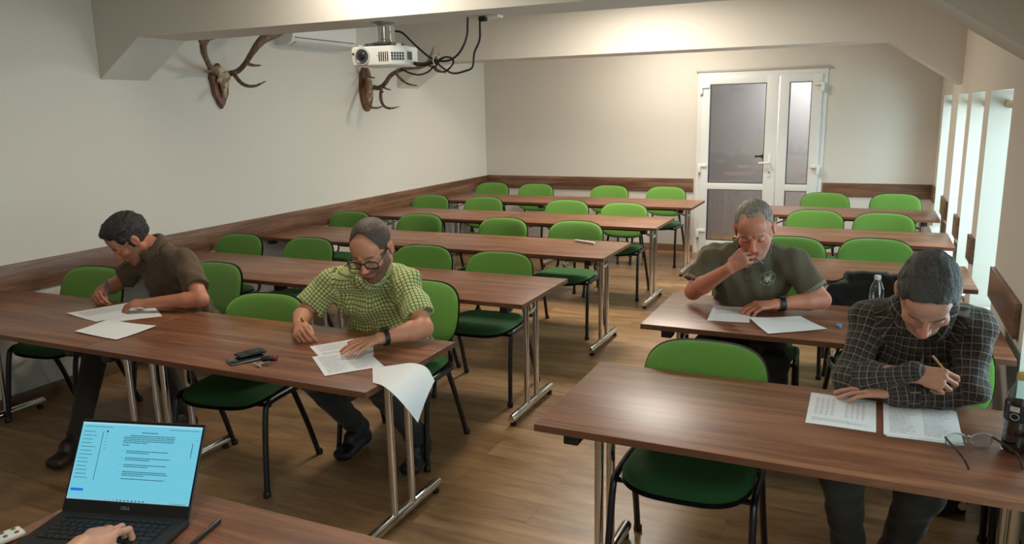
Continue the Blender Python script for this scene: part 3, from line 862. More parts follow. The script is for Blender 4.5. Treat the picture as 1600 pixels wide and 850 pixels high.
    for j in range(N + 1):
        for i in range(n7): cu[j * n7 + i] = (j * .0115 + i * .007, i * .010 - j * .004, 0)
    ca_.data.foreach_set('vector', cu.ravel())
    sm = co.modifiers.new('thickness', 'SOLIDIFY'); sm.thickness = .0045; sm.offset = 0
    D['collar_rim'] = [Vector(vs[j * n7 + n7 - 1]) for j in range(N + 1)]; D['collar_obj'] = co
    # trousers
    KL, KR, AL, AR = g['KL'], g['KR'], g['AL'], g['AR']
    pts = [pel, KL, KR, AL, AR]; lo2 = np.min(pts, 0) - .2; hi2 = np.max(pts, 0) + .2; lo2[2] = 0.01; hi2[2] = pel[2] + .2
    fl = Field(lo2, hi2, .0075); hw = W * .085
    fl.ecap(pel + up * .07, pel - V(0, 0, .01), W, (.158 * b, .112 * b), (.17 * b, .12 * b), .03)
    for s, K, A in ((1, KL, AL), (-1, KR, AR)):
        hp = pel + hw * s - V(0, 0, .015)
        fl.cap(hp, K, .092 * b, .070, .03); fl.cap(K, A + (K - A) * .15, .068, .054, .03); fl.cap(A + (K - A) * .15, A, .054, .058, .02)
    fl.folds(.005, D.get('seed', 1) + 5, .6)
    sdf_obj('trousers', fl, D['trousers'], T, base, relax=2)
    # shoes
    for A, TO in ((AL, g['TL']), (AR, g['TR'])):
        d = TO - A; lo3 = np.minimum(A, TO) - .12; hi3 = np.maximum(A, TO) + .12
        f3 = Field(lo3, hi3, .005); hv = nrm(V(d[0], d[1], 0)); wv = nrm(np.cross(d, V(0, 0, 1)))
        zs = V(0, 0, 1); ball = TO - nrm(d) * .03
        heel = A - hv * .035; heel = heel + V(0, 0, max(.045, A[2] - .06) - heel[2])
        f3.cap(A + V(0, 0, .02), heel, .044, .040, .02); f3.ecap(heel, ball, wv, (.036, .036), (.047, .030), .03)
        f3.ecap(heel, ball, wv, (.036, .036), (.047, .026), .02); f3.cap(A, (A + ball) / 2 + V(0, 0, .02), .042, .036, .03)
        P0 = f3
        o = sdf_obj('shoe', f3, D['shoe'], T, base, relax=1)
    # hair
    if 'hair' in D:
        R = .15 * sc; f4 = Field(C - R, C + R, .003); D['hair'](f4, C, fr, sc)
        o = sdf_obj('hair', f4, D['hairmat'], T, base, relax=1)
    D['T'] = T; D['fr'] = fr; D['shirt_obj'] = sh; D['base'] = base; D['cpt'] = cpt; D['W'] = W; D['up'] = up; D['nb'] = nb
    return T

# ------------------------------------------------------------------ the people
def strands(f, C, fr, sc, amp=.004, freq=1.0, seed=3):
    idx = np.nonzero(np.abs(f.F) < .02); P = np.stack([f.ax[i][idx[i]] for i in range(3)], 1) - C
    S, F, U = fr; q = np.stack([P @ S, P @ F * .45, P @ U * .8], 1)
    q = q + .012 * np.stack([vnoise(q, 30, 11), vnoise(q, 30, 12), vnoise(q, 30, 13)], 1)
    w = vnoise(q, 55 * freq, seed) + .6 * vnoise(q, 120 * freq, seed + 1) + .35 * vnoise(q, 230, seed + 2)
    f.F[idx] += (w * amp).astype(np.float32)
def hair_full(thick=.011, front=.062, side=-.005, back=-.06, messy=.006, tuft=False, quiff=.0):
    def fn(f, C, fr, sc):
        S, F, U = fr; w = lambda x, y, z: C + (S * x + F * y + U * z) * sc
        E = lambda c, r, k=.01, op='u': f.ell(w(*c), [S, F, U], [v * sc for v in r], k, op)
        E((0, -.014, .043), (.078 + thick * .7, .100 + thick * .7, .085 + thick))
        E((0, .045, .092 + quiff), (.050, .046, .026 + quiff), .02)
        # forehead and face cleared: everything in front of and below the hairline
        p = w(0, front, .073); n = nrm(F * 1.0 - U * .55); f.cut(p, n, .2)
        for s in (-1, 1):
            E((s * .070, .078, .060), (.026, .028, .030), .01, 's')
            E((s * .085, .042, -.012), (.035, .032, .052), .006, 's'); E((s * .088, -.006, -.012), (.02, .020, .034), .004, 's')
        f.cut(w(0, -.06, back), nrm(-U + F * .25), .2); strands(f, C, fr, sc, messy)
    return fn
def hair_receding(f, C, fr, sc):
    S, F, U = fr; w = lambda x, y, z: C + (S * x + F * y + U * z) * sc
    E = lambda c, r, k=.01, op='u': f.ell(w(*c), [S, F, U], [v * sc for v in r], k, op)
    E((0, -.014, .042), (.0795, .1010, .0860)); E((0, .115, .070), (.060, .074, .088), .010, 's')
    f.cut(w(0, .050, .055), nrm(F - U * .25), .2); strands(f, C, fr, sc, .0016, 1.6)
    for s in (-1, 1):
        E((s * .085, .045, -.02), (.035, .030, .055), .006, 's'); E((s * .088, -.006, -.012), (.02, .020, .034), .004, 's')
    f.cut(w(0, -.06, -.055), nrm(-U + F * .25), .2)
def hair_slicked(f, C, fr, sc):
    S, F, U = fr; w = lambda x, y, z: C + (S * x + F * y + U * z) * sc
    E = lambda c, r, k=.01, op='u': f.ell(w(*c), [S, F, U], [v * sc for v in r], k, op)
    E((0, -.014, .042), (.0805, .1025, .0870))
    idx = np.nonzero(np.abs(f.F) < .02); P = np.stack([f.ax[i][idx[i]] for i in range(3)], 1) - C
    x = P @ S; y = P @ F
    f.F[idx] += (.0013 * np.sin(x * 520 + 2.5 * np.sin(y * 30)) + .001 * np.sin(x * 830 - 3 * np.sin(y * 22))).astype(np.float32)
    E((.045, .085, .095), (.03, .05, .05), .012, 's'); E((-.045, .085, .095), (.03, .05, .05), .012, 's')
    f.cut(w(0, .048, .080), nrm(F - U * .75), .2); strands(f, C, fr, sc, .0012, 1.2)
    for s in (-1, 1):
        E((s * .085, .040, -.03), (.035, .034, .055), .006, 's'); E((s * .088, -.004, -.012), (.02, .020, .034), .004, 's')
    f.cut(w(0, -.06, -.05), nrm(-U + F * .25), .2)
    f.cap(w(0, -.10, .0), w(0, -.125, -.04), .016 * sc, .012 * sc, .01)

def scalp(col, amt, fn): fn.col = col; fn.amt = amt; return fn
sc_B = scalp((.10, .065, .045), .62, lambda x, y, z: np.clip((.075 - y) / .03, 0, 1) * np.clip((z - .035 - .5 * np.maximum(y - .02, 0)) / .02, 0, 1))
sc_C = scalp((.30, .26, .22), .45, lambda x, y, z: np.clip((.062 - y) / .02, 0, 1) * np.clip((z - .04) / .02, 0, 1))
SK1 = srgb(202, 140, 110)[:3]; SK2 = srgb(186, 122, 94)[:3]; SK3 = srgb(200, 130, 104)[:3]; SK4 = srgb(190, 140, 116)[:3]
PA = dict(pelvis=(-3.62, 3.26, .575), SL=(-3.37, 3.02, .975), SR=(-3.77, 3.08, .945), nb=(-.03, -.03, .07), cr=.088, head=(-3.675, 2.94, 1.095), face=(-.42, -.62, -.66), roll=-6,
          EL=(-3.165, 2.915, .80), ER=(-3.94, 3.03, .80), WL=(-3.40, 2.79, .790), WR=(-3.865, 2.86, .80),
          handL=((-.90, -.42, -.02), (.1, -.2, 1), 'rest'), handR=((.55, -.75, -.1), (-.55, -.25, .75), 'write'),
          KL=(-3.45, 2.82, .53), KR=(-3.76, 2.72, .54), AL=(-3.42, 2.95, .10), AR=(-3.70, 2.50, .10), TL=(-3.36, 2.74, .035), TR=(-3.64, 2.30, .035),
          skin=SK2, beard=((.10, .06, .045), .45), hair=hair_full(.016, .072, messy=.007, quiff=.008, back=-.05), hairmat=hair_mat('dark_brown_hair', srgb(18, 16, 15), srgb(52, 46, 42)),
          shirt=cloth_mat('brown_jersey', srgb(84, 66, 46)), trousers=cloth_mat('dark_brown_cloth', srgb(44, 38, 30)), shoe=simple('brown_leather', srgb(40, 28, 20), .5), seed=2, slv=.72)
PB = dict(pelvis=(-2.13, 3.20, .58), SL=(-1.935, 2.99, .965), SR=(-2.33, 2.95, .94), scalp=sc_B, ch=.030, cr=.080, nb=(.03, -.015, .065), head=(-1.965, 2.78, 1.160), face=(.14, -.86, -.44), roll=4,
          EL=(-1.765, 2.855, .80), ER=(-2.44, 2.86, .80), WL=(-1.875, 2.675, .792), WR=(-2.335, 2.70, .80),
          handL=((-.35, -.92, -.04), (.1, -.1, 1), 'flat', 4), handR=((.62, -.70, -.12), (-.55, -.2, .78), 'write'),
          KL=(-1.98, 2.78, .54), KR=(-2.36, 2.76, .54), AL=(-1.97, 3.10, .13), AR=(-2.36, 3.13, .12), TL=(-1.93, 2.92, .035), TR=(-2.34, 2.93, .035),
          skin=SK1, beard=((.045, .03, .02), .85), hair=hair_receding, hairmat=hair_mat('short_brown_hair', srgb(50, 36, 28), srgb(96, 74, 60), bump=.5),
          shirt=cloth_mat('checked_green_cotton', srgb(196, 203, 134), srgb(62, 76, 34), .0165, .20), trousers=cloth_mat('charcoal_cloth', srgb(40, 40, 38)), shoe=simple('black_trainer', srgb(24, 24, 26), .5), seed=4, slv=.74, bulk=1.06)
PC = dict(pelvis=(-.54, 4.20, .575), SL=(-.32, 4.02, .975), SR=(-.72, 4.04, .965), scalp=sc_C, head=(-.485, 3.80, 1.165), face=(.06, -.90, -.42), roll=6,
          EL=(-.175, 3.99, .80), ER=(-.80, 3.96, .80), WL=(-.375, 3.87, .79), WR=(-.58, 3.71, .985),
          handL=((-.86, -.5, -.05), (.1, -.1, 1), 'rest'), handR=((.62, -.10, .60), (-.35, -.9, .2), 'fist'),
          KL=(-.36, 3.72, .54), KR=(-.72, 3.72, .54), AL=(-.36, 3.95, .10), AR=(-.70, 3.98, .10), TL=(-.34, 3.75, .035), TR=(-.72, 3.78, .035),
          skin=SK3, beard=((.22, .17, .14), .40), brow=(.16, .12, .09), hs=1.1, hsc=1.1, hair=hair_slicked, hairmat=hair_mat('grey_slicked_hair', srgb(84, 78, 72), srgb(160, 152, 142), (60, 60, 60), .4),
          shirt=cloth_mat('olive_pique', srgb(94, 87, 66)), trousers=cloth_mat('black_cloth', srgb(28, 28, 28)), shoe=simple('black_shoe', srgb(20, 20, 20), .5), seed=6, slv=.75, bulk=1.05)
PD = dict(pelvis=(.20, 3.14, .58), SL=(.35, 2.94, .99), SR=(.04, 2.96, .98), head=(.190, 2.72, 1.145), face=(-.02, -.64, -.78), roll=-3,
          EL=(.345, 2.835, .81), ER=(-.02, 2.85, .80), WL=(.125, 2.775, .785), WR=(.175, 2.755, .865),
          handL=((-.99, -.02, -.03), (0, -.15, 1), 'flat', 5), handR=((.93, -.28, -.02), (-.1, -.75, .62), 'write'),
          KL=(.215, 2.63, .52), KR=(-.02, 2.63, .53), AL=(.15, 2.84, .10), AR=(.03, 2.82, .10), TL=(.16, 2.64, .035), TR=(.0, 2.62, .035),
          skin=SK4, beard=((.14, .11, .10), .3), hair=hair_full(.008, .062, messy=.0034, back=-.05), hairmat=hair_mat('dark_grey_hair', srgb(14, 13, 13), srgb(84, 79, 74), (120, 50, 120), bump=1.0), hs=1.08,
          shirt=cloth_mat('dark_plaid_flannel', srgb(36, 31, 29), srgb(132, 124, 112), .027, .035, second=(srgb(70, 58, 50), .10)), trousers=cloth_mat('grey_green_denim', srgb(48, 45, 38)), shoe=simple('black_shoe_leather', srgb(20, 20, 20), .5), long=True, seed=8, bulk=1.0, shirt_th=.009, closed=False)
person('man in a brown t-shirt writing, seated at the antler wall', PA)
person('man in a green checked shirt and glasses writing at the front left table', PB)
person('grey haired man in an olive polo shirt with his hand at his mouth', PC)
person('dark haired man in a dark plaid shirt writing with crossed arms', PD)


# ------------------------------------------------------------------ loose things
TZ = .7405
def sheet(label, quad, mat, z=TZ + .0008, curl=(0, 0, 0, 0), cat='paper', group=None, bend=None, name='paper_sheet', n=10):
    """paper sheet between four table-top corners (x, y); curl lifts each corner"""
    q = [V(a[0], a[1], z + c) for a, c in zip(quad, curl)]; vs = []; fs = []
    c0 = sum(q) / 4
    for side in (0, 1):
        for j in range(n + 1):
            for i in range(n + 1):
                u, v = i / n, j / n
                w = [(1 - u) * (1 - v), u * (1 - v), u * v, (1 - u) * v]
                xy = sum(w[k] * q[k][:2] for k in range(4))
                zz = z + sum(max(0, w[k]) ** 3 * curl[k] for k in range(4)) + .0006 * math.sin(u * 5) * math.sin(v * 4 + 1) + .0006
                vs.append((xy[0] - c0[0], xy[1] - c0[1], zz - z - side * .0004))
    m = (n + 1) ** 2
    for side in (0, 1):
        for j in range(n):
            for i in range(n):
                a = side * m + j * (n + 1) + i; f = (a, a + 1, a + n + 2, a + n + 1); fs.append(f if side == 0 else f[::-1])
    for i in range(n):
        for a, b in ((i, i + 1), (n * (n + 1) + i + 1, n * (n + 1) + i), ((i + 1) * (n + 1), i * (n + 1)), (i * (n + 1) + n, (i + 1) * (n + 1) + n)): fs.append((a, b, m + b, m + a))
    mb = MB(); mb.add(vs, fs); o = mb.build(name, mat, None, angle=50); o.location = (c0[0], c0[1], z)
    uv = o.data.uv_layers.new(name='UVMap')
    for l in o.data.loops:
        k = l.vertex_index % m; uv.data[l.index].uv = ((k % (n + 1)) / n, (k // (n + 1)) / n)
    return tag(o, label, cat, group)
def text_paper(name, blocks, rows=46, seed=1):
    """paper with dense rows of small grey print inside the given uv blocks (u0, v0, u1, v1)"""
    t = NT(name); uv = t.n('ShaderNodeTexCoord').outputs['UV']; sp = t.n('ShaderNodeSeparateXYZ', {0: uv}); u, v = sp.outputs[0], sp.outputs[1]
    row = t.math('FRACT', t.math('MULTIPLY', v, rows)); line = t.math('LESS_THAN', t.math('ABSOLUTE', t.math('SUBTRACT', row, .5)), .24)
    idx = t.math('FLOOR', t.math('MULTIPLY', v, rows))
    co = t.n('ShaderNodeCombineXYZ', {0: t.math('MULTIPLY', u, 95.0), 1: t.math('MULTIPLY', idx, 3.7), 2: float(seed)}).outputs[0]
    nz = t.noise(co, 1.0, 1); ink = t.math('MULTIPLY', line, t.n('ShaderNodeMapRange', {0: nz, 1: .40, 2: .50}).outputs[0])
    wl = t.n('ShaderNodeTexWhiteNoise', {'Vector': t.n('ShaderNodeCombineXYZ', {0: idx, 1: float(seed), 2: 0.0}).outputs[0]}).outputs[0]
    msk = None
    for (a, b, c, d) in blocks:
        ln = t.math('ADD', a + (c - a) * .55, t.math('MULTIPLY', wl, (c - a) * .55))
        m = t.math('MULTIPLY', t.math('GREATER_THAN', u, a), t.math('LESS_THAN', u, t.math('MINIMUM', ln, c)))
        m = t.math('MULTIPLY', m, t.math('MULTIPLY', t.math('GREATER_THAN', v, b), t.math('LESS_THAN', v, d)))
        msk = m if msk is None else t.math('MAXIMUM', msk, m)
    t.set(t.mix(t.math('MULTIPLY', t.math('MULTIPLY', ink, msk), .62), srgb(230, 232, 234), srgb(70, 72, 80)), .75)
    return t.m
tp1 = text_paper('printed_form', [(.08, .06, .92, .46), (.08, .52, .92, .95)], 44, 1)
tp2 = text_paper('printed_form_two_columns', [(.08, .08, .46, .92), (.54, .08, .92, .92)], 52, 2)
tp3 = text_paper('printed_table_form', [(.10, .30, .16, .86), (.18, .30, .24, .86), (.26, .30, .32, .86), (.34, .30, .40, .86), (.55, .30, .61, .86), (.63, .30, .69, .86), (.71, .30, .77, .86), (.79, .30, .85, .86), (.08, .12, .92, .22)], 60, 3)
tp4 = text_paper('printed_light_form', [(.1, .5, .9, .9)], 30, 4)
ps = M['paper']
# in front of the man in brown
sheet('white sheet the man in brown writes on, under both his hands', [(-3.50, 2.545), (-3.41, 2.80), (-3.69, 2.90), (-3.80, 2.60)], tp4, curl=(0, 0, .0, .004))
sheet('second white sheet peeking out under the right one of the man in brown', [(-3.43, 2.55), (-3.27, 2.75), (-3.46, 2.87), (-3.60, 2.66)], ps, z=TZ)
sheet('blank white sheet lying below the papers of the man in brown', [(-3.427, 2.373), (-3.113, 2.352), (-3.12, 2.582), (-3.475, 2.591)], ps, z=TZ + .002, curl=(.004, .002, .006, .002))
# in front of the man in the checked shirt
sheet('upper printed form the man in the checked shirt writes on', [(-2.03, 2.47), (-1.86, 2.60), (-2.035, 2.84), (-2.20, 2.60)], tp1, z=TZ)
sheet('lower printed form under the left hand of the man in the checked shirt', [(-1.884, 2.303), (-1.735, 2.49), (-1.95, 2.66), (-2.09, 2.48)], tp2, z=TZ + .0016)
# sheet drooping over the table corner
def droop():
    TOPE = [(-1.765, 2.453, .7425), (-1.692, 2.50, .749), (-1.625, 2.53, .756), (-1.565, 2.54, .741), (-1.516, 2.516, .700)]
    BOTE = [(-1.665, 2.31, .7425), (-1.60, 2.285, .7455), (-1.54, 2.27, .722), (-1.503, 2.295, .662), (-1.488, 2.335, .598)]
    A = V(-1.77, 2.455, TZ); T_ = smoothpath(TOPE, 6); B_ = smoothpath(BOTE, 6); n = len(T_) - 1; r = 8; vs = []; fs = []
    for side in (0, 1):
        for i in range(n + 1):
            for j in range(r + 1):
                v = j / r; p = T_[i] * (1 - v) + B_[i] * v + Vector((0, 0, .010 * math.sin(PI * v) * (i / n) - .0004 * side)); vs.append(tuple(p - Vector(A)))
    m = (n + 1) * (r + 1)
    for side in (0, 1):
        for i in range(n):
            for j in range(r):
                a = side * m + i * (r + 1) + j; f = (a, a + 1, a + r + 2, a + r + 1); fs.append(f if side else f[::-1])
    o = MB().add(vs, fs).build('paper_sheet', M['paper'], None, angle=60); o.location = tuple(A)
    tag(o, 'blank white sheet curling down over the aisle corner of the front left table', 'paper')
droop()
# olive polo man
sheet('printed form under the hand of the man in the olive polo', [(-.663, 3.632), (-.471, 3.655), (-.50, 3.945), (-.686, 3.925)], tp4, curl=(0, .002, 0, .003))
sheet('blank white sheet sticking out over the form of the olive polo man', [(-.367, 3.49), (-.131, 3.665), (-.262, 3.845), (-.485, 3.735)], ps, z=TZ + .003, curl=(.002, .003, .003, .006))
# plaid man
sheet('printed table form at the left in front of the man in plaid', [(-.137, 2.513), (.070, 2.513), (.070, 2.794), (-.139, 2.805)], tp3)
sheet('printed two column form at the right in front of the man in plaid', [(.091, 2.503), (.302, 2.520), (.305, 2.800), (.092, 2.803)], tp2, z=TZ + .0016)
sheet('sheet lying just under the two column form of the man in plaid', [(.098, 2.496), (.308, 2.508), (.31, 2.79), (.10, 2.79)], ps, z=TZ)

def rod(name, a, b, r, mat, label=None, cat=None, tip=None, tipmat=None, capmat=None):
    a = Vector(a); b = Vector(b); d = (b - a); L = d.length; d.normalize()
    o = empty(name, tuple(a)); q = d.to_track_quat('Z', 'Y'); o.rotation_mode = 'QUATERNION'; o.rotation_quaternion = q
    MB().lathe([(r * .7, .012), (r, .02), (r, L * .8), (r * .9, L - .004), (r * .6, L)], (0, 0, 0), 14).build('barrel', mat, o)
    MB().lathe([(.0006, 0), (r * .35, .005), (r * .7, .012)], (0, 0, 0), 12).build('tip', tipmat or M['steel'], o)
    c = MB(); c.lathe([(r * 1.05, L * .82), (r * 1.05, L + .002), (r * .5, L + .006)], (0, 0, 0), 14); c.box((r * 1.35, 0, L * .88), (r * .5, r * .7, L * .18), bev=r * .1)
    c.build('clip_cap', capmat or mat, o)
    return tag(o, label, cat)
def pen_in(D, side, label, mat, L=.14, r=.0042, lean=None, out=(-.1, .45, .8), name='pen', contact=None, **k):
    tips = D['tips' + side]; grip = (tips[0] + tips[4]) / 2; d = nrm(V(*out)); p0 = grip - d * .030
    zf = TZ + .003
    if p0[2] < zf: p0 = p0 + d * ((zf - p0[2]) / d[2])
    if contact is not None: p0 = V(*contact); d = nrm(grip - p0)
    return rod(name, p0, p0 + d * L, r, mat, label, 'pen', **k)
blk = simple('black_pen_plastic', srgb(20, 20, 24), .3)
pen_in(PA, 'R', 'pen held by the man in the brown shirt', simple('blue_grey_pen', srgb(70, 88, 104), .3), out=(-.35, .35, .85))
pen_in(PB, 'R', 'dark pen held by the man in the checked shirt', simple('dark_red_pen', srgb(78, 44, 38), .3), out=(-.62, .2, .55))
pen_in(PC, 'R', 'pen in the raised hand of the man in the olive polo', simple('steel_pen', srgb(120, 130, 150), .3), out=(.75, -.45, -.25), L=.12)
# wooden pencil of the plaid man
g = PD['tipsR']; gp = (g[0] + g[4]) / 2; dd = nrm(V(-.62, .05, .70)); 
pc = empty('pencil', tuple(gp - dd * .03)); pc.rotation_mode = 'QUATERNION'; pc.rotation_quaternion = Vector(dd).to_track_quat('Z', 'Y')
MB().lathe([(.0038, .014), (.0038, .118)], n=6).build('pencil_body', simple('yellow_pencil', srgb(206, 160, 88), .4), pc)
MB().lathe([(.0006, 0), (.0038, .014)], n=12).build('pencil_point', simple('pencil_wood', srgb(210, 176, 128), .7), pc)
MB().lathe([(.004, .118), (.0042, .124), (.0038, .130), (.0038, .136), (.002, .139)], n=12).build('eraser', simple('eraser_pink', srgb(196, 150, 130), .7), pc)
tag(pc, 'wooden pencil in the hand of the man in plaid', 'pencil')

# wristwatches
def watch(D, side, label, dark, r=.031, t=.15, wd=.010, flat=.82):
    W_ = D['W' + side]; E_ = D['E' + side]; W_ = V(*W_); E_ = V(*E_); f = nrm(W_ - E_); c = W_ - f * t * .15
    n = D['hand' + side][1]; n = nrm(V(*n) - f * (f @ V(*n))); s = np.cross(f, n)
    T = empty('wristwatch', tuple(c)); pts = []
    m = MB(); N = 28; vs = []; fs = []
    for j in range(N):
        a = 2 * PI * j / N; rad = n * math.cos(a) * r * .96 + s * math.sin(a) * r * 1.02
        o2 = rad * (1 + .0035 / r)
        for h, q in ((-wd, rad), (wd, rad), (wd, o2), (-wd, o2)): vs.append(q + f * h)
    for j in range(N):
        k = (j + 1) % N
        for i in range(4): fs.append((j * 4 + i, j * 4 + (i + 1) % 4, k * 4 + (i + 1) % 4, k * 4 + i))
    m.add(vs, fs).build('strap', dark, T)
    R = Matrix((tuple(s), tuple(f), tuple(n))).transposed()
    MB().box(n * (r + .006), (.036 if wd > .011 else .020, .034 if wd > .011 else .040, .011), R, .004).build('watch_case', dark, T)
    MB().box(n * (r + .0118), (.026 if wd > .011 else .015, .024 if wd > .011 else .032, .0012), R, .0005).build('watch_display', simple('watch_glass', srgb(40, 44, 48), .1), T)
    return tag(T, label, 'watch')
wb = simple('black_rubber', srgb(18, 18, 20), .5)
watch(PB, 'L', 'slim black fitness band on the wrist of the man in the checked shirt', wb, .0335)
watch(PC, 'L', 'chunky black watch on the wrist of the man in the olive polo', wb, .0345, .16, .0125)

# glasses
def glasses(label, rimmat, armmat, lensw, lensh, place, folded=0.0, rim=.0018, lens=True, name='eyeglasses', splay=0.0, armr=1.0):
    T = empty(name)
    fr_ = MB(); 
    for s in (-1, 1):
        pts = []
        for k in range(28):
            x, z = sup(2 * PI * k / 28, lensw / 2, lensh / 2, 3.0); pts.append((s * (lensw / 2 + .009) + x, -abs(x + s * .0) * .0 - .004 * ((s * (lensw / 2 + .009) + x) / .06) ** 2, z - .002 * abs(x) / .02))
        fr_.tube(pts, rim, 8, closed=True)
    fr_.tube(smoothpath([(-.010, 0, .004), (0, .003, .008), (.010, 0, .004)], 4), rim * 1.1, 8)
    for s in (-1, 1): fr_.tube([(s * .007, 0, -.004), (s * .009, -.010, -.010)], .0012, 6)
    f = fr_.build('frame', rimmat, T)
    if lens:
        for s in (-1, 1):
            l = MB(); ring = [sup(2 * PI * k / 28, lensw / 2, lensh / 2, 3.0) for k in range(28)]
            vs = [(s * (lensw / 2 + .009) + x, -.004 * ((s * (lensw / 2 + .009) + x) / .06) ** 2, z) for x, z in ring] + [(s * (lensw / 2 + .009) + x, -.0015 - .004 * ((s * (lensw / 2 + .009) + x) / .06) ** 2, z) for x, z in ring]
            l.add(vs, [tuple(range(28)), tuple(range(55, 27, -1))] + [(k, (k + 1) % 28, 28 + (k + 1) % 28, 28 + k) for k in range(28)])
            l.build('lens', M['pane'], T)
    for s in (-1, 1):
        x0 = s * (lensw + .010); a = MB()
        a.tube(smoothpath([(x0, -.003, .006), (x0 + s * .003, -.012, .006), (x0 + s * (.004 + splay), -.09, .004), (x0 + s * (.002 + splay), -.115, -.004), (x0 + s * (-.001 + splay), -.138, -.022)], 6), [.0022 * armr] * 25, 8, flat=.7)
        a.build('temple_arm', armmat, T)
    T.matrix_world = place
    return tag(T, label, 'glasses')
def headmat(D, x, y, z, pitch=0):
    S, F, U = D['fr']; sc = D.get('hs', 1.06); c = V(*D['head']) + (S * x + F * y + U * z) * sc
    m = Matrix(((S[0], F[0], U[0], c[0]), (S[1], F[1], U[1], c[1]), (S[2], F[2], U[2], c[2]), (0, 0, 0, 1)))
    return m @ Matrix.Rotation(pitch, 4, 'X') @ Matrix.Scale(sc * 1.12, 4)
glasses('dark rimmed glasses worn by the man in the checked shirt', simple('dark_brown_acetate', srgb(34, 24, 22), .3), simple('dark_acetate_arm', srgb(30, 22, 20), .3), .050, .030, headmat(PB, 0, .106, -.004), rim=.0023)
pm = Matrix.Translation((.316, 2.505, TZ + .0235)) @ Matrix.Rotation(math.radians(22), 4, 'Z') @ Matrix.Scale(1.08, 4) @ Matrix.Rotation(math.radians(0), 4, 'X')
glasses('rimmed reading glasses lying open on the front right table', simple('pale_metal_rim', srgb(150, 156, 156), .3, .6), simple('dark_arm', srgb(50, 40, 38), .35), .052, .034, pm, rim=.0023, splay=.006, armr=1.6)

# bottles
def bottle(loc, label, h, r, prof, bodymat, capmat, liquid=None, lab=None, group=None):
    T = empty('plastic_bottle', loc, math.radians(lab[4]) if lab else 0, label, 'bottle', group)
    b = MB().lathe([(p[0] * r, p[1] * h) for p in prof], n=36).build('bottle_body', bodymat, T)
    cz = prof[-1][1] * h
    c = MB(); c.lathe([(.0135, cz - .012), (.0145, cz - .011), (.0145, cz + .006), (.013, cz + .008)], n=28)
    for k in range(24):
        a = 2 * PI * k / 24; c.box((.0146 * math.cos(a), .0146 * math.sin(a), cz - .003), (.0012, .0012, .015), Matrix.Rotation(a, 3, 'Z'))
    c.build('cap', capmat, T)
    if liquid:
        lp = [(max(0, p[0] * r - .0016), p[1] * h + .002) for p in prof if p[1] * h < liquid[1]]; lp.append((lp[-1][0], liquid[1])); lp.append((0, liquid[1])); lp = [(0, lp[0][1])] + lp
        MB().lathe(lp, n=36).build('drink', liquid[0], T)
    if lab:
        z0, z1, lr, mt, _ = lab; L = MB().lathe([(lr, z0), (lr + .0004, z0 + .0005), (lr + .0004, z1 - .0005), (lr, z1)], n=36); L.f = [f for f in L.f if len(f) == 4]
        lb = L.build('label', mt, T)
        wm = simple('label_white', srgb(226, 226, 222), .5)
        def patch(u0, u1, za, zb, nm, mat=wm, off=.0009):
            m = MB(); n = max(1, int(abs(u1 - u0) / .12)); vs = []; 
            for i in range(n + 1):
                a = u0 + (u1 - u0) * i / n
                for z in (za, zb): vs.append(((lr + off) * math.cos(a), (lr + off) * math.sin(a), z))
            m.add(vs, [(2 * i, 2 * i + 2, 2 * i + 3, 2 * i + 1) for i in range(n)]); return m.build(nm, mat, lb)
        patch(-2.35, -1.70, z0 + .030, z1 - .004, 'text_panel')
        for k in range(7): patch(-2.30, -1.75 - .05 * (k % 3), z1 - .0075 - .0042 * k, z1 - .0062 - .0042 * k, 'print_line', M['blackp'], .0013)
        patch(-1.30, -.75, z0 + .008, z1 - .010, 'barcode_panel')
        for k in range(9): patch(-1.26 + k * .055, -1.235 + k * .055 + (k % 3) * .01, z0 + .012, z1 - .014, 'barcode_bar', M['blackp'], .0013)
        ring = MB(); R0 = lr + .0012; pts = []
        for k in range(20):
            a = 2 * PI * k / 20; th = -1.98 + .011 * math.cos(a) / lr * 1.0; pts.append((R0 * math.cos(th), R0 * math.sin(th), z0 + .016 + .0095 * math.sin(a)))
        ring.tube(pts, .0007, 6, closed=True); ring.build('label_ring', wm, lb)
    return T
def glassy(name, col, rough=.05, a=.25):
    t = NT(name); t.N.remove(t.b); tr = t.n('ShaderNodeBsdfTransparent', {0: col}); gl = t.n('ShaderNodeBsdfGlossy', {0: (.9, .95, .95, 1), 'Roughness': rough})
    lw = t.n('ShaderNodeLayerWeight', {'Blend': .35}); f = t.math('ADD', t.math('MULTIPLY', lw.outputs['Facing'], .35), a)
    mx = t.n('ShaderNodeMixShader', {0: f, 1: tr.outputs[0], 2: gl.outputs[0]}); t.l(mx.outputs[0], t.out.inputs[0]); return t.m
bp = [(.0, .03), (.55, .012), (.80, 0), (.95, .02), (1, .06), (1, .16), (.93, .22), (.93, .26), (1, .31), (.97, .345), (.97, .62), (1, .64), (.98, .68), (.80, .77), (.55, .86), (.40, .92), (.38, .93), (.45, .935), (.45, .945), (.38, .95), (.38, .985)]
bottle((.436, 2.52, TZ), 'half full cola bottle with a yellow cap at the right end of the front table', 0.235, .036, bp, glassy('clear_pet', (.84, .92, .92, 1), .06, .07), simple('yellow_cap', srgb(206, 174, 90), .45),
       (simple('cola', srgb(22, 12, 12), .08), .098), (.100, .150, .0362, simple('black_label', srgb(22, 30, 38), .35), 0))
bp2 = [(.0, .03), (.8, 0), (1, .03), (1, .3), (.95, .33), (1, .36), (1, .66), (.8, .78), (.45, .90), (.38, .93), (.38, .985)]
bottle((.065, 4.02, TZ), 'water bottle with a white cap behind the shoulder of the man in plaid', .19, .032, bp2, glassy('clear_pet_water', (.88, .94, .94, 1), .05, .08), simple('white_cap', srgb(226, 226, 226), .4))

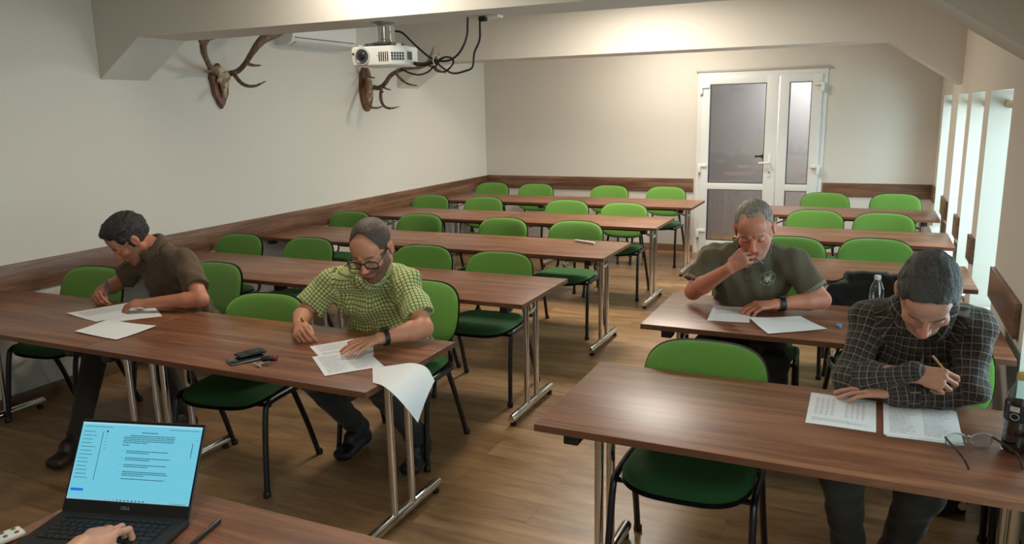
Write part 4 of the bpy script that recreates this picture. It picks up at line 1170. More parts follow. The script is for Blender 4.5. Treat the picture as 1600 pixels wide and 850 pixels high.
# phone, wallet, keys, fob, marker, cap, pen, remote
P_ = empty('smartphone', (-2.325, 2.345, TZ), math.radians(-35), 'black smartphone with a silver edge on the front left table', 'phone')
a_ = math.radians(62)
P_.rotation_euler = (0, 0, a_)
MB().box((0, 0, .005), (.150, .074, .0075), bev=.0035).build('phone_body', simple('silver_edge', srgb(120, 118, 116), .3, .6), P_)
MB().box((0, 0, .0092), (.146, .070, .0012), bev=.0005).build('phone_screen', simple('dark_glass', srgb(14, 14, 16), .12), P_)
W_ = empty('phone_pouch', (-2.345, 2.385, TZ + .0105), math.radians(66), 'black leather pouch lying over the smartphone', 'pouch')
MB().box((.005, .0, .006), (.120, .062, .011), bev=.005).build('pouch_body', simple('black_leather', srgb(24, 21, 21), .5, bump=.4, bscale=300), W_)
MB().box((.02, .0, .0125), (.060, .058, .003), bev=.0014).build('flap', simple('black_leather_flap', srgb(30, 26, 26), .45), W_)
F_ = empty('key_fob', (-2.235, 2.385, TZ), math.radians(30), 'red and black car key fob beside the phone', 'key fob')
MB().box((0, 0, .009), (.062, .034, .016), bev=.0075).build('fob_body', simple('black_fob', srgb(28, 26, 28), .4), F_)
MB().box((.024, 0, .009), (.018, .035, .017), bev=.006).build('red_end', simple('red_fob', srgb(128, 34, 38), .4), F_)
MB().box((-.008, 0, .0178), (.020, .016, .0014), bev=.0006).build('button', M['blackp'], F_)
K_ = empty('key_ring', (-2.245, 2.315, TZ), math.radians(20), 'bunch of keys on a ring in front of the phone', 'keys')
MB().tube([(.014 * math.cos(2 * PI * k / 20), .014 * math.sin(2 * PI * k / 20), .0035) for k in range(20)], .0013, 8, closed=True).build('ring', M['steel'], K_)
for i, an in enumerate((-10, 28, -48)):
    R = Matrix.Rotation(math.radians(an), 3, 'Z'); k = MB()
    k.lathe([(.0, 0), (.0105, 0), (.011, .001), (.0105, .002), (0, .002)], (R @ Vector((.022, 0, 0)))[:2] + (.002 + i * .0022,) if False else tuple((R @ Vector((.022, 0, .002 + i * .0022)))), 20)
    k.box(R @ Vector((.044, 0, .003 + i * .0022)), (.028, .007, .002), R)
    for j in range(4): k.box(R @ Vector((.036 + j * .006, -.0042, .003 + i * .0022)), (.003, .003, .002), R)
    k.build('key', M['steel'] if i else simple('brass_key', srgb(176, 150, 96), .3, 1.0), K_)
mk = rod('marker_pen', (-2.05, 5.565, TZ + .010), (-1.86, 5.485, TZ + .010), .0095, M['white'], 'white marker pen lying on the third table row', 'marker', capmat=M['white'])
cp = empty('bottle_cap', (-.085, 3.725, TZ), math.radians(25), 'small light blue cap on the table of the olive polo man', 'bottle cap')
MB().lathe([(.0125, 0), (.0135, .002), (.0135, .013), (.011, .0155), (0, .0155)], n=24).build('cap_shell', simple('blue_cap', srgb(120, 150, 190), .4), cp)
rg = MB()
for k in range(20):
    a = 2 * PI * k / 20; rg.box((.0136 * math.cos(a), .0136 * math.sin(a), .007), (.0012, .0012, .010), Matrix.Rotation(a, 3, 'Z'))
rg.build('cap_ridges', simple('blue_cap_ridge', srgb(104, 134, 178), .4), cp)
rod('ballpoint_pen', (-1.405, 1.165, TZ + .0065), (-1.432, 1.302, TZ + .0065), .0055, blk, 'black ballpoint pen on the table right of the laptop', 'pen')
rc = empty('remote_control', (-1.865, 1.02, TZ), math.radians(-14), 'white remote with a green and a red button at the bottom left corner', 'remote')
MB().box((0, 0, .008), (.048, .115, .015), bev=.006).build('remote_body', M['white'], rc)
for x, y, c in ((-.011, .040, srgb(60, 130, 70)), (.012, .040, srgb(180, 50, 40)), (-.011, .015, srgb(90, 90, 90)), (.012, .015, srgb(90, 90, 90))):
    MB().lathe([(.0055, .0150), (.005, .0175), (0, .018)], (x, y, 0), 16).build('button', simple('button_colour', c, .4), rc)

# ------------------------------------------------------------------ laptop
HL, HR = V(-1.842, 1.170), V(-1.486, 1.267); uu = nrm(HR - HL); hc = (HL + HR) / 2
LA = empty('laptop', (hc[0], hc[1], TZ), math.atan2(uu[1], uu[0]), 'open dark laptop with a document on its lit screen', 'laptop')
alu = simple('dark_aluminium', srgb(46, 44, 43), .42, .3); lw = .357
MB().box((0, -.1175, .0095), (lw, .235, .017), bev=.004).build('base', simple('black_rubberised_base', srgb(34, 33, 32), .75), LA)
keys = empty_parent = None
kb = MB().box((0, -.075, .0182), (.300, .108, .0012)).build('keyboard_deck', simple('keyboard_black', srgb(16, 16, 17), .5), LA)
keymat = simple('key_black', srgb(34, 33, 33), .6)
for r_ in range(6):
    wds = [1] * 14; n_ = 14
    if r_ == 5: wds = [1, 1, 1, 1, 5, 1, 1, 1, 1, 1]
    if r_ == 3: wds = [1.6] + [1] * 11 + [1.7]
    if r_ == 4: wds = [2.1] + [1] * 10 + [2.1]
    tot = sum(wds); x = -.146
    for w_ in wds:
        kw = .292 * w_ / tot
        MB().box((x + kw / 2, -.030 - r_ * .0182, .0198), (kw - .003, .0155 if r_ else .009, .0022), bev=.0007).build('key', keymat, kb)
        x += kw
MB().box((0, -.185, .0184), (.105, .075, .0008), bev=.0003).build('trackpad', simple('trackpad_grey', srgb(40, 40, 41), .35), LA)
ang = math.radians(30); LH = .236
ld = empty_l = None
Rl = Matrix.Rotation(-ang, 3, 'X')
def lid(p): return tuple(Rl @ Vector((p[0], p[1], p[2])) + Vector((0, -.002, .016)))
m = MB(); m.box((0, 0, LH / 2), (lw, .006, LH), None, .0025); m.v = [lid(v) for v in m.v]
LD = m.build('lid', alu, LA)
sx0, sx1, sz0, sz1 = -.172, .172, .032, .228
m = MB(); m.b2((-lw / 2 + .002, -.0036, .004), (lw / 2 - .002, -.0029, LH - .002)); m.v = [lid(v) for v in m.v]; m.build('bezel', simple('bezel_black', srgb(16, 17, 19), .3), LD)
m = MB(); m.b2((sx0, -.0042, sz0), (sx1, -.0035, sz1)); m.v = [lid(v) for v in m.v]
SCRN = m.build('screen', emis('screen_blue_white', srgb(104, 186, 208), .62), LD)
def decal(name, rects, mat):
    m = MB()
    for (x0, z0, x1, z1) in rects: m.b2((x0, -.0045, z0), (x1, -.0042, z1))
    m.v = [lid(v) for v in m.v]; return m.build(name, mat, SCRN, smooth=False)
tx = emis('screen_ink', srgb(38, 84, 104), .5); tx2 = emis('screen_ink_dark', srgb(18, 44, 60), .5)
decal('title_bar', [(sx0, sz1 - .005, sx1, sz1)], emis('screen_bar', srgb(150, 206, 220), .6))
rs = random.Random(5)
def line(x0, x1, z, h=.0019):
    out = []; x = x0
    while x < x1:
        w_ = rs.uniform(.003, .010); out.append((x, z, min(x1, x + w_), z + h)); x += w_ + .0011
    return out
doc = []
for k in range(5): doc += line(-.045 if k else -.028, .100 - (.075 if k == 4 else 0), .1975 - k * .0046)
for zz, n_ in ((.158, 2), (.1405, 2), (.1235, 2), (.1060, 3), (.088, 1)):
    for k in range(n_): doc += line(-.030, .094 - (.055 if (k == n_ - 1 and n_ > 1) else 0) + rs.uniform(-.01, .005), zz - k * .0046)
    doc.append((-.040, zz, -.0385, zz + .0015))
decal('document_text', doc, tx)
decal('document_heading', line(.004, .050, .2055, .0018) + line(-.045, -.026, .1725, .0018), tx2)
side_ = []
for k in range(13): side_ += line(sx0 + .008, sx0 + .030 + rs.uniform(0, .02), .203 - k * .0098, .0014)
decal('sidebar_text', side_, tx)
decal('sidebar_divider', [(-.108, .082, -.1066, .205)], tx)
decal('sidebar_button', [(sx0 + .006, .0525, sx0 + .042, .0592)], emis('button_blue', srgb(22, 96, 196), .7))
decal('tool_icons', [(-.098, .2035, -.0935, .208)] + [(-.0965, .195 - k * .0085, -.0945, .197 - k * .0085) for k in range(5)] + [(.163, .20 - k * .006, .1645, .2015 - k * .006) for k in range(2)] + [(.152, .150, .1535, .186)], tx2)
decal('top_menu_text', line(sx0 + .01, sx0 + .09, .2165, .0012) + line(.08, .165, .2165, .0012), tx)
decal('taskbar', [(sx0, sz0, sx1, sz0 + .006)], emis('taskbar', srgb(124, 184, 200), .6))
decal('taskbar_icons', [(-.062 + k * .0105, sz0 + .0015, -.057 + k * .0105, sz0 + .0048) for k in range(11)] + [(.12, sz0 + .002, .165, sz0 + .0032)], tx2)
def lettering(txt, size, mat, parent, M4, name='logo_lettering', ext=.0004):
    c = bpy.data.curves.new(name, 'FONT'); c.body = txt; c.size = size; c.extrude = ext; c.align_x = 'CENTER'; c.align_y = 'CENTER'
    o = bpy.data.objects.new(name, c); COL.objects.link(o); dg = bpy.context.evaluated_depsgraph_get()
    me = bpy.data.meshes.new_from_object(o.evaluated_get(dg)); bpy.data.objects.remove(o)
    o = bpy.data.objects.new(name, me); me.materials.clear(); me.materials.append(mat); COL.objects.link(o); me.transform(M4); o.parent = parent; return o
lettering('DELL', .0115, simple('logo_silver', srgb(150, 156, 160), .3, .5), LD, Matrix.Translation(lid((0, -.0042, .017))) @ Rl.to_4x4() @ Matrix.Rotation(PI / 2, 4, 'X'))

# typing hand on the keyboard
HW = V(-1.528, 1.004, .818); hd = empty('person', (HW[0], HW[1] - .25, 0), 0, 'hand with a gold ring typing on the laptop, bottom left', 'person')
fl = Field((-1.75, .65, .70), (-1.25, 1.25, .95), .0026); f_ = nrm(V(-.35, .93, -.14))
tipsH = hand(fl, HW, f_, V(0, .1, 1), False, 'type', .98, 4.0)
elb = HW - nrm(V(-.35, .93, 0)) * .25 + V(0, 0, -.005); fl.cap(HW, elb, .027, .042, .012)
def handcol(P): c = np.tile(np.array(srgb(206, 150, 122)[:3]), (len(P), 1)); return c
hb = sdf_obj('hand', fl, M['skin'], hd, (HW[0], HW[1] - .25, 0), color=handcol)
fl = Field((-1.75, .50, .66), (-1.15, 1.1, 1.0), .005); fl.cap(HW - nrm(V(-.35, .93, 0)) * .10, elb + V(.02, -.06, .0), .042, .054, .01); fl.cut(HW - nrm(V(-.35, .93, 0)) * .10, V(-.35, .93, 0), .08); fl.folds(.008, 3)
sdf_obj('sleeve', fl, cloth_mat('grey_sleeve', srgb(70, 72, 76)), hd, (HW[0], HW[1] - .25, 0))
nH = nrm(V(0, .1, 1) - f_ * (f_ @ V(0, .1, 1))); s_ = np.cross(f_, nH); a_ = math.radians(12); dn = f_ * math.cos(a_) - nH * math.sin(a_); nn = np.cross(s_, dn)
rp = HW + f_ * .087 + s_ * -.010; m = MB()
m.tube([tuple((s_ * math.cos(2 * PI * k / 20) + nn * math.sin(2 * PI * k / 20)) * .0102) for k in range(20)], .0014, 8, closed=True)
ro = m.build('finger_ring', simple('gold', (.85, .6, .25, 1), .2, 1.0)); ro.location = tuple(rp + dn * .022); tag(ro, 'gold ring on the typing hand', 'ring')

# ------------------------------------------------------------------ projector and cables
PX, PY = -2.585, 3.90
PJ = empty('projector', (PX, PY, 2.25), 0, 'white projector hanging under the front beam', 'projector')
MB().lathe([(.062, 0), (.062, -.008), (.040, -.016), (.040, -.02)], n=32).build('ceiling_plate', simple('grey_mount', srgb(150, 150, 150), .3, .8), PJ)
MB().lathe([(.036, -.014), (.036, -.095), (.040, -.099), (.040, -.110), (.03, -.115)], n=28).build('mount_tube', M['chrome'], PJ)
m = MB()
for k in range(4):
    a = PI / 4 + k * PI / 2; m.tube([(0, 0, -.117), (.125 * math.cos(a), .085 * math.sin(a), -.125)], .008, 10, flat=.5); m.lathe([(.010, -.139), (.010, -.120)], (.125 * math.cos(a), .085 * math.sin(a), 0), 12)
m.lathe([(.062, -.111), (.075, -.116), (.075, -.124), (.062, -.128)], n=28)
m.build('mount_bracket', simple('grey_mount_plate', srgb(140, 140, 142), .3, .8), PJ)
bw, bd, bh = .320, .240, .108; z0 = -.138 - bh
R3 = Matrix.Rotation(math.radians(6), 3, 'Z')
def pr(m): m.v = [tuple(R3 @ Vector(v)) for v in m.v]; return m
poly = [(-bw / 2, -bd / 2 + .012), (-bw / 2 + .02, -bd / 2), (bw / 2 - .07, -bd / 2), (bw / 2, -bd / 2 + .06), (bw / 2 - .012, bd / 2), (-bw / 2 + .012, bd / 2)]
bm = bmesh.new(); vb = [bm.verts.new((x * .94, y * .94 , z0)) for x, y in poly]; vm = [bm.verts.new((x, y, z0 + .022)) for x, y in poly]; vt = [bm.verts.new((x, y, z0 + bh)) for x, y in poly]
bm.faces.new(vb[::-1]); bm.faces.new(vt)
for A_, B_ in ((vb, vm), (vm, vt)):
    for i in range(6): bm.faces.new((A_[i], A_[(i + 1) % 6], B_[(i + 1) % 6], B_[i]))
bmesh.ops.bevel(bm, geom=bm.edges[:], offset=.006, segments=3, affect='EDGES'); bm.verts.index_update()
m = MB(); m.add([v.co.copy() for v in bm.verts], [tuple(v.index for v in f.verts) for f in bm.faces]); bm.free()
PB_ = pr(m).build('housing', simple('projector_white', srgb(232, 230, 220), .35), PJ)
lz = z0 + .055; lx = -.085
pr(MB().lathe([(.046, -bd / 2 - .004), (.050, -bd / 2 - .002), (.050, -bd / 2 + .01)], (lx, 0, lz), 36, 'y')).build('lens_ring', simple('ring_grey', srgb(170, 170, 166), .35), PB_)
pr(MB().lathe([(.0, -bd / 2 - .0042), (.034, -bd / 2 - .0042), (.038, -bd / 2 - .007), (.040, -bd / 2 - .003)], (lx, 0, lz), 36, 'y')).build('lens_barrel', simple('lens_dark', srgb(60, 62, 64), .3), PB_)
pr(MB().lathe([(.0, -bd / 2 - .013), (.012, -bd / 2 - .011), (.021, -bd / 2 - .006), (.021, -bd / 2 - .004)], (lx, 0, lz), 28, 'y')).build('lens', simple('lens_glass', srgb(26, 28, 34), .05), PB_)
fy = V(.07, .06); fn_ = nrm(V(.06, -.07))
for k in range(5):
    t_ = .12 + k * .17; x, y = bw / 2 - .07 + .07 * t_, -bd / 2 + .06 * t_
    for zz in (.030, .045, .060): pr(MB().box((x, y, z0 + zz + .006), (.010, .006, .011), Matrix.Rotation(math.radians(40), 3, 'Z'))).build('vent_slot', M['blackp'], PB_)
for k in range(7):
    y = -bd / 2 + .075 + k * .010
    pr(MB().box((bw / 2 - .003 , y, z0 + .055), (.006, .005, .045))).build('vent_slot', M['gasket'], PB_)
for k in range(5): pr(MB().box((bw / 2 - .085 - k * .013, -bd / 2 - .0005, z0 + .050), (.006, .004, .05))).build('vent_slot', M['blackp'], PB_)
pr(MB().lathe([(.006, -bd / 2 - .001), (.006, -bd / 2 + .004)], (-bw / 2 + .018, 0, z0 + .07), 14, 'y')).build('sensor_window', M['blackp'], PB_)
for s in (-1, 1): pr(MB().lathe([(.014, z0 + bh - .002), (.014, z0 + bh + .012), (.010, z0 + bh + .014)], (s * .12, -.07, 0), 16)).build('top_foot', M['white'], PB_)
lettering('BenQ', .017, simple('logo_grey', srgb(170, 168, 160), .5), PB_, R3.to_4x4() @ Matrix.Translation((.025, -bd / 2 - .0003, z0 + .055)) @ Matrix.Rotation(PI / 2, 4, 'X'))

cabm = simple('cable_black', srgb(32, 32, 34), .5)
def cable(label, pts, r=.006, name='cable'):
    o = MB().tube(smoothpath(pts, 8), r, 10).build(name, cabm, None, angle=80); return tag(o, label, 'cable')
cy = 3.96
cable('black cable looping from the projector mount down to the cable bundle', [(-2.55, cy, 2.205), (-2.50, cy, 2.19), (-2.42, cy, 2.12), (-2.33, cy, 2.05), (-2.26, cy, 2.025), (-2.19, cy, 2.03), (-2.13, cy, 2.07), (-2.085, cy, 2.15), (-2.075, cy, 2.25)])
cable('black cable hanging in a low loop from the socket under the beam', [(-1.975, cy, 2.235), (-2.00, cy, 2.22), (-2.005, cy, 2.13), (-2.04, cy, 2.06), (-2.055, cy, 1.985), (-2.10, cy, 1.965), (-2.18, cy, 1.955), (-2.25, cy, 1.99), (-2.29, cy, 2.03)])
pts = []
for k in range(34):
    a = k / 34 * 2 * PI * 2.6; rx = .052 + .006 * math.sin(k); pts.append((-2.235 + rx * math.cos(a) * 1.1, cy + .008 * math.sin(a * .5), 2.005 + .042 * math.sin(a + .4) - .10 * rx * math.cos(a)))
cable('coiled spare cable tied behind the projector', pts, .0045)
cable('thick cables running out of the back of the projector', [(-2.44, cy + .02, 2.02), (-2.38, cy, 2.012), (-2.32, cy, 2.02), (-2.27, cy, 2.03)], .011)
cable('short cable sagging under the projector', [(-2.52, cy, 1.99), (-2.46, cy, 1.965), (-2.40, cy, 1.955), (-2.34, cy, 1.97), (-2.29, cy, 2.01)], .005)
zt_ = MB().tube(smoothpath([(-2.285, cy - .015, 2.00), (-2.295, cy - .02, 2.03), (-2.275, cy - .02, 2.055), (-2.25, cy - .018, 2.04)], 6), .003, 8)
zt_.tube([(-2.275, cy - .02, 2.055), (-2.20, cy - .03, 2.11)], .0022, 6)
tag(zt_.build('cable_tie', M['white']), 'white cable tie around the projector cables', 'cable tie')
so = empty('ceiling_socket', (-1.955, 3.93, 2.25), 0, 'small socket with a black plug on the underside of the front beam', 'socket')
MB().box((.03, .03, -.006), (.10, .07, .012), bev=.003).build('socket_plate', M['white'], so)
MB().box((-.012, .0, -.018), (.045, .03, .026), bev=.005).build('plug', M['blackp'], so)

# ------------------------------------------------------------------ air conditioner
AC = empty('air_conditioner', (LW, 5.87, 2.33), 0, 'white wall air conditioner half hidden above the front beam', 'air conditioner')
prof = [(0, .0), (.13, .0), (.175, .022), (.195, .06), (.205, .14), (.20, .23), (.17, .27), (0, .27)]
m = MB(); m.prism([(p[0], p[1]) for p in prof], 'y', -.45, .45); m.build('casing', simple('ac_white', srgb(226, 224, 218), .35), AC, angle=50)
MB().box((.158, 0, .008), (.075, .80, .006), Matrix.Rotation(math.radians(-25), 3, 'Y'), .002).build('air_flap', simple('ac_flap', srgb(206, 206, 202), .35), AC)
MB().b2((.1935, -.42, .054), (.2005, .42, .060)).build('outlet_slot', M['gasket'], AC)

# ------------------------------------------------------------------ antlers
am = NT('antler_horn'); nzz = am.noise(am.scale(am.obj(), (30, 30, 8)), 1.0, 5, .6); am.set(am.ramp(nzz, [(.35, srgb(84, 62, 44)), (.6, srgb(132, 106, 82))]), .6); am.bump(nzz, .4, .004); am = am.m
bone = NT('skull_bone'); nb_ = bone.noise(bone.obj(), 24, 5); bone.set(bone.ramp(nb_, [(.35, srgb(150, 120, 88)), (.6, srgb(206, 190, 160))]), .7); bone.bump(nb_, .5, .004); bone = bone.m
plq = wood('trophy_shield_wood', [srgb(74, 44, 28), srgb(98, 60, 38), srgb(116, 74, 50), srgb(132, 88, 62)], (14, 14, 3), .4)
def antler_tubes(f, chains):
    for ch in chains:
        P = smoothpath([c[:3] for c in ch], 6); n = len(P); rr = np.interp(np.linspace(0, len(ch) - 1, n), range(len(ch)), [c[3] for c in ch])
        for i in range(n - 1): f.cap(tuple(P[i]), tuple(P[i + 1]), rr[i], rr[i + 1], .008)
def trophy(label, y, z, shield, chains, skull, name='antler_trophy'):
    T = empty(name, (LW, y, z), 0, label, 'antlers')
    m = MB(); m.prism([(p[0], p[1]) for p in shield], 'x', .002, .026)
    m2 = MB(); sc_ = .93; m2.prism([(p[0] * sc_, p[1] * sc_) for p in shield], 'x', .02, .032); m.add(m2.v, m2.f)
    m.build('shield', plq, T, angle=30)
    f = Field((LW, y - .25, z - .25), (LW + .25, y + .25, z + .25), .004)
    for a, b, ra, rb in skull: f.cap(V(LW, y, z) + V(*a), V(LW, y, z) + V(*b), ra, rb, .02)
    P = np.nonzero(np.abs(f.F) < .02); q = np.stack([f.ax[i][P[i]] for i in range(3)], 1); f.F[P] += (vnoise(q, 60, 4) * .003).astype(np.float32)
    sdf_obj('skull_plate', f, bone, T, (LW, y, z))
    for i, chs in enumerate(chains):
        pts = np.array([c[:3] for ch in chs for c in ch]); g = Field(pts.min(0) - .05, pts.max(0) + .05, .0045); antler_tubes(g, chs)
        P = np.nonzero(np.abs(g.F) < .012); q = np.stack([g.ax[i_][P[i_]] for i_ in range(3)], 1); g.F[P] += (vnoise(q * np.array([1, 1, .5]), 90, 9) * .0018).astype(np.float32)
        sdf_obj('antler', g, am, T, (LW, y, z))
    return T
X = lambda d, y, z, r: (LW + d, y, z, r)
sh1 = [(.0, .135), (.035, .10), (.085, .065), (.10, .02), (.085, -.03), (.075, -.10), (.03, -.18), (0, -.215), (-.03, -.18), (-.075, -.10), (-.085, -.03), (-.10, .02), (-.085, .065), (-.035, .10)]
trophy('fallow deer antlers with broad palms on a pointed wooden shield', 4.73, 2.015, sh1,
    [[[X(.06, 4.67, 2.075, .019), X(.12, 4.56, 2.09, .019), X(.20, 4.45, 2.13, .018), X(.26, 4.36, 2.20, .021), X(.30, 4.33, 2.26, .024), X(.32, 4.37, 2.31, .022), X(.33, 4.44, 2.34, .016)],
      [X(.32, 4.38, 2.30, .020), X(.31, 4.48, 2.325, .010), X(.30, 4.60, 2.325, .004)], [X(.13, 4.54, 2.085, .013), X(.17, 4.47, 2.072, .008), X(.19, 4.42, 2.075, .004)],
      [X(.31, 4.30, 2.27, .022), X(.33, 4.32, 2.36, .026), X(.34, 4.36, 2.42, .02)]],
     [[X(.06, 4.77, 2.065, .019), X(.12, 4.83, 2.09, .019), X(.20, 4.84, 2.15, .018), X(.28, 4.83, 2.22, .021), X(.33, 4.86, 2.29, .028), X(.36, 4.92, 2.35, .036), X(.38, 5.00, 2.42, .03)],
      [X(.20, 4.84, 2.145, .013), X(.24, 4.88, 2.13, .009), X(.27, 4.93, 2.13, .004)],
      [X(.10, 4.80, 2.075, .015), X(.18, 4.76, 2.02, .014), X(.28, 4.72, 1.975, .012), X(.36, 4.74, 1.965, .009), X(.42, 4.80, 2.00, .004)],
      [X(.36, 4.90, 2.33, .03), X(.38, 5.00, 2.36, .022), X(.40, 5.10, 2.40, .012), X(.40, 5.18, 2.44, .006)]]],
    [((.04, -.02, .075), (.07, .02, .03), .040, .034), ((.06, .01, .03), (.06, .0, -.05), .030, .022), ((.06, 0, -.05), (.055, .005, -.12), .018, .010), ((.05, -.03, .0), (.05, .04, -.01), .022, .02)])
sh2 = [(.105 * math.cos(2 * PI * k / 36), .225 * math.sin(2 * PI * k / 36)) for k in range(36)]
trophy('red deer antlers with long tines on an oval wooden shield', 6.70, 1.985, sh2,
    [[[X(.06, 6.66, 2.06, .020), X(.10, 6.60, 2.02, .021), X(.15, 6.52, 1.96, .018), X(.20, 6.44, 1.87, .014), X(.27, 6.38, 1.81, .012), X(.34, 6.38, 1.79, .009), X(.42, 6.42, 1.81, .004)],
      [X(.07, 6.64, 2.07, .018), X(.10, 6.60, 2.15, .017), X(.14, 6.56, 2.22, .016), X(.20, 6.52, 2.32, .014)], [X(.10, 6.60, 2.13, .013), X(.20, 6.50, 2.09, .010), X(.30, 6.45, 2.075, .004)]],
     [[X(.07, 6.75, 2.00, .022), X(.16, 6.72, 1.99, .022), X(.26, 6.68, 2.03, .020), X(.34, 6.66, 2.10, .019), X(.44, 6.66, 2.145, .018), X(.56, 6.66, 2.165, .017), X(.68, 6.68, 2.175, .018), X(.76, 6.70, 2.20, .016)],
      [X(.20, 6.70, 1.99, .015), X(.24, 6.62, 1.90, .015), X(.31, 6.55, 1.82, .013), X(.40, 6.52, 1.785, .010), X(.50, 6.56, 1.80, .004)],
      [X(.22, 6.70, 2.01, .012), X(.30, 6.62, 1.98, .008), X(.38, 6.60, 1.96, .004)], [X(.17, 6.72, 1.98, .010), X(.24, 6.64, 1.95, .006), X(.28, 6.62, 1.945, .003)],
      [X(.40, 6.66, 2.13, .014), X(.50, 6.60, 2.06, .012), X(.60, 6.57, 2.01, .009), X(.70, 6.58, 1.99, .004)],
      [X(.74, 6.70, 2.19, .015), X(.78, 6.72, 2.28, .012), X(.80, 6.74, 2.36, .005)], [X(.76, 6.70, 2.20, .014), X(.83, 6.72, 2.26, .010), X(.87, 6.74, 2.32, .004)],
      [X(.76, 6.70, 2.19, .014), X(.86, 6.68, 2.14, .010), X(.96, 6.68, 2.10, .004)]]],
    [((.04, .02, .09), (.06, .01, .02), .032, .028), ((.06, .0, .0), (.055, -.01, -.06), .040, .034), ((.05, .03, -.05), (.045, .0, -.12), .020, .010), ((.05, -.03, -.03), (.05, .04, -.04), .022, .02)])

# ------------------------------------------------------------------ curtain rods, cabinet, jacket
rw = simple('pale_wood', srgb(176, 150, 112), .5)
for k, (y0, y1) in enumerate(OPEN):
    if k < 2: continue
    o = MB().tube([(RW + .098, y0 + .004, HEAD - .080), (RW + .098, y1 - .004, HEAD - .080)], .023, 20).build('curtain_rod', rw)
    tag(o, ['', '', 'pale wooden rod in the window beside the cola bottle', 'pale wooden rod across the nearest window seen in full height', 'pale wooden rod across the next window towards the door', 'pale wooden rod across the narrow third lit window', 'pale wooden rod in the window at the far corner'][k], 'rod', 'wooden rods across the window openings')
for (x, y, nm_) in ((.46, 4.02, 'dark cabinet under the table of the olive polo man, at the window wall'), (.50, 3.20, 'dark cabinet standing at the window wall behind the cola bottle table')):
    pass
def cabinet(x0, x1, y0, y1, h, label):
    T = empty('low_cabinet', ((x0 + x1) / 2, (y0 + y1) / 2, 0), 0, label, 'cabinet'); w_, d_ = x1 - x0, y1 - y0
    cm = simple('dark_cabinet', srgb(34, 40, 40), .5)
    MB().box((0, 0, h / 2 + .01), (w_, d_, h - .02), bev=.004).build('carcass', cm, T)
    for s in (-1, 1):
        dr = MB().box((s * w_ / 4, -d_ / 2 - .009, h / 2 + .01), (w_ / 2 - .006, .018, h - .06), bev=.003).build('cabinet_door', simple('dark_door', srgb(40, 46, 46), .45), T)
        MB().tube([(s * .02, -d_ / 2 - .03, h * .6), (s * .02, -d_ / 2 - .03, h * .75)], .005, 8).build('handle', M['steel'], dr)
    return T
cabinet(.222, .428, 3.52, 3.88, .66, 'dark low cabinet under the window end of the second right table')
# jacket over the backrest of the chair beside the plaid man
def jacket():
    cx, cy_, rz = .13, 4.17, math.radians(14); R = Matrix.Rotation(rz, 3, 'Z')
    w = lambda x, y, z: np.array(R @ Vector((x, y, z))) + V(cx, cy_, 0)
    f = Field(w(0, 0, 0) - V(.5, .25, -.35), w(0, 0, 0) + V(.5, .6, .98), .006)
    for s in (-1, 1):
        f.ecap(w(-.13, .29 + s * .03, .80), w(.13, .29 + s * .03, .80), (0, 0, 1), (.05, .022), (.05, .022), .02)
        f.ecap(w(0, .292 + s * .042, .80), w(0, .205 + s * .046, .50), np.array(R @ Vector((1, 0, 0))), (.225, .026), (.235, .028), .03)
        f.cap(w(s * .185, .28, .775), w(s * .24, .21, .52), .045, .05, .04)
    f.cap(w(-.12, .29, .825), w(.12, .29, .825), .030, .030, .04)
    f.cap(w(-.05, .29, .85), w(.05, .29, .855), .020, None, .02)
    f.folds(.012, 9, .9)
    o = sdf_obj('jacket', f, cloth_mat('black_jacket_cloth', srgb(24, 25, 24)), None, (cx, cy_, 0), relax=2); o.location = (cx, cy_, 0)
    tag(o, 'black jacket hung over the chair back beside the man in plaid', 'jacket')
jacket()

# ------------------------------------------------------------------ details on clothes
def on_surface(obj, base, pts, view, lift=.0015):
    """drop points onto a garment along a direction; returns local coordinates"""
    bv = BVHTree.FromPolygons([v.co.copy() for v in obj.data.vertices], [tuple(p.vertices) for p in obj.data.polygons])
    out = []
    for p in pts:
        q = Vector(p - base); h, n, i, d = bv.ray_cast(q - Vector(view) * .25, Vector(view), .6)
        out.append((h + n * lift) if h is not None else q)
    return out
def placket(D, n, mat, z0=.03, dz=.075, half=False):
    W, up, nb, base = D['W'], D['up'], D['nb'], D['base']; fw = nrm(np.cross(up, W)); 
    if fw[1] > 0: fw = -fw
    top = nb + fw * .08
    for i in range(n):
        p = top - up * (z0 + dz * i); h = on_surface(D['shirt_obj'], base, [p], -fw, .0)[0]
        MB().lathe([(.0, .0022), (.0045, .0022), (.0055, .001), (.0055, -.001)], tuple(h), 14, 'y').build('button', mat, D['T'])
    L = [top - up * (z0 - .02 + t * .012) + W * w_ for t in range(int(dz * n / .012) + 2) for w_ in (-.016, .016)]
    q = on_surface(D['shirt_obj'], base, L, -fw, .0018); m = MB()
    m.add(q, [(2 * i, 2 * i + 1, 2 * i + 3, 2 * i + 2) for i in range(len(L) // 2 - 1)])
    o = m.build('placket', D['shirt'], D['T'], angle=180); at = o.data.attributes.new('cloth', 'FLOAT_VECTOR', 'POINT')
    at.data.foreach_set('vector', np.array([[(i % 2) * .032, (i // 2) * .012, 0] for i in range(len(L))], np.float32).ravel())
placket(PB, 4, simple('pale_button', srgb(200, 200, 160), .4)); placket(PD, 3, simple('dark_button', srgb(60, 54, 50), .4), z0=.095); placket(PC, 2, simple('olive_button', srgb(60, 60, 48), .4), dz=.05)
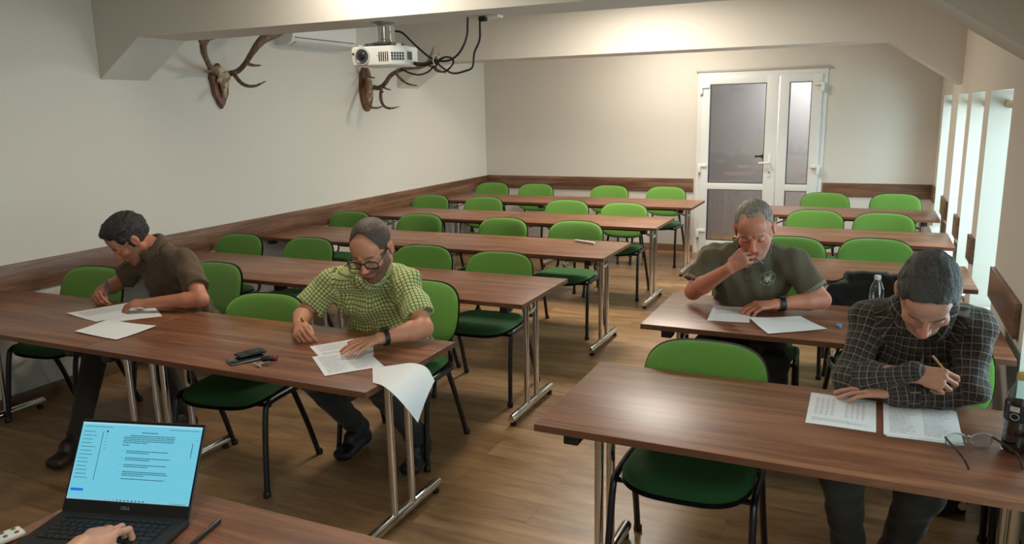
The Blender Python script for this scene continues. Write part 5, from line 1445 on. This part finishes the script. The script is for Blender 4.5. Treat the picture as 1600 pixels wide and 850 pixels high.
# white tipping along collar and sleeve hems of the polo
tip = simple('white_tipping', srgb(206, 204, 190), .8)
MB().tube([tuple(v) for v in PC['collar_rim']], .0016, 6).build('collar_tipping', tip, PC['T'])
def hem_ring(D, side, r=.0012):
    Sh, El = D['S' + side], D['E' + side]; Sh, El = V(*Sh), V(*El); d = nrm(El - Sh); c = Sh + (El - Sh) * D.get('slv', .72) - d * .006
    a = nrm(np.cross(d, V(0, 0, 1))); b = np.cross(d, a); base = D['base']
    bv = BVHTree.FromPolygons([v.co.copy() for v in D['shirt_obj'].data.vertices], [tuple(p.vertices) for p in D['shirt_obj'].data.polygons])
    for off in (0, -.009):
        pts = []
        for k in range(40):
            t = 2 * PI * k / 40; o = a * math.cos(t) + b * math.sin(t); p = Vector(c + d * off + o * .13 - base)
            h, n, _, _ = bv.ray_cast(p, Vector(-o), .13)
            if h is not None: pts.append(tuple(h + n * .0006))
        if len(pts) > 20: MB().tube(pts, r, 6, closed=True).build('sleeve_tipping', tip, D['T'])
hem_ring(PC, 'L'); hem_ring(PC, 'R')
def emblem(D):
    W, up, nb, base = D['W'], D['up'], D['nb'], D['base']; fw = nrm(np.cross(up, W))
    if fw[1] > 0: fw = -fw
    c = nb + fw * .09 - up * .110 + W * .095; pts = []; fs = []
    def quad(cx, cy, sx, sy, an=0):
        ca, sa = math.cos(an), math.sin(an); k = len(pts)
        for x, y in ((-sx, -sy), (sx, -sy), (sx, sy), (-sx, sy)):
            X_, Y_ = cx + x * ca - y * sa, cy + x * sa + y * ca; pts.append(c + W * X_ + up * Y_)
        fs.append((k, k + 1, k + 2, k + 3))
    for k in range(30):
        a = 2 * PI * k / 30
        if k in (0, 15): continue
        quad(.036 * math.cos(a), .029 * math.sin(a), .0022, .0013 + .0014 * (k % 3 == 0), a + PI / 2)
    quad(0, -.004, .006, .011); quad(-.010, -.002, .004, .007, .3); quad(.010, -.002, .004, .007, -.3)
    for s in (-1, 1):
        quad(s * .011, .011, .009, .0014, s * .5); quad(s * .017, .013, .0045, .0012, s * 1.3); quad(s * .010, .015, .004, .0011, s * 1.4); quad(s * .015, -.012, .005, .0015, s * -.5)
    q = on_surface(D['shirt_obj'], base, pts, -fw, .0022)
    MB().add(q, fs).build('chest_emblem', simple('emblem_thread', srgb(176, 180, 168), .8), D['T'], smooth=False)
emblem(PC)
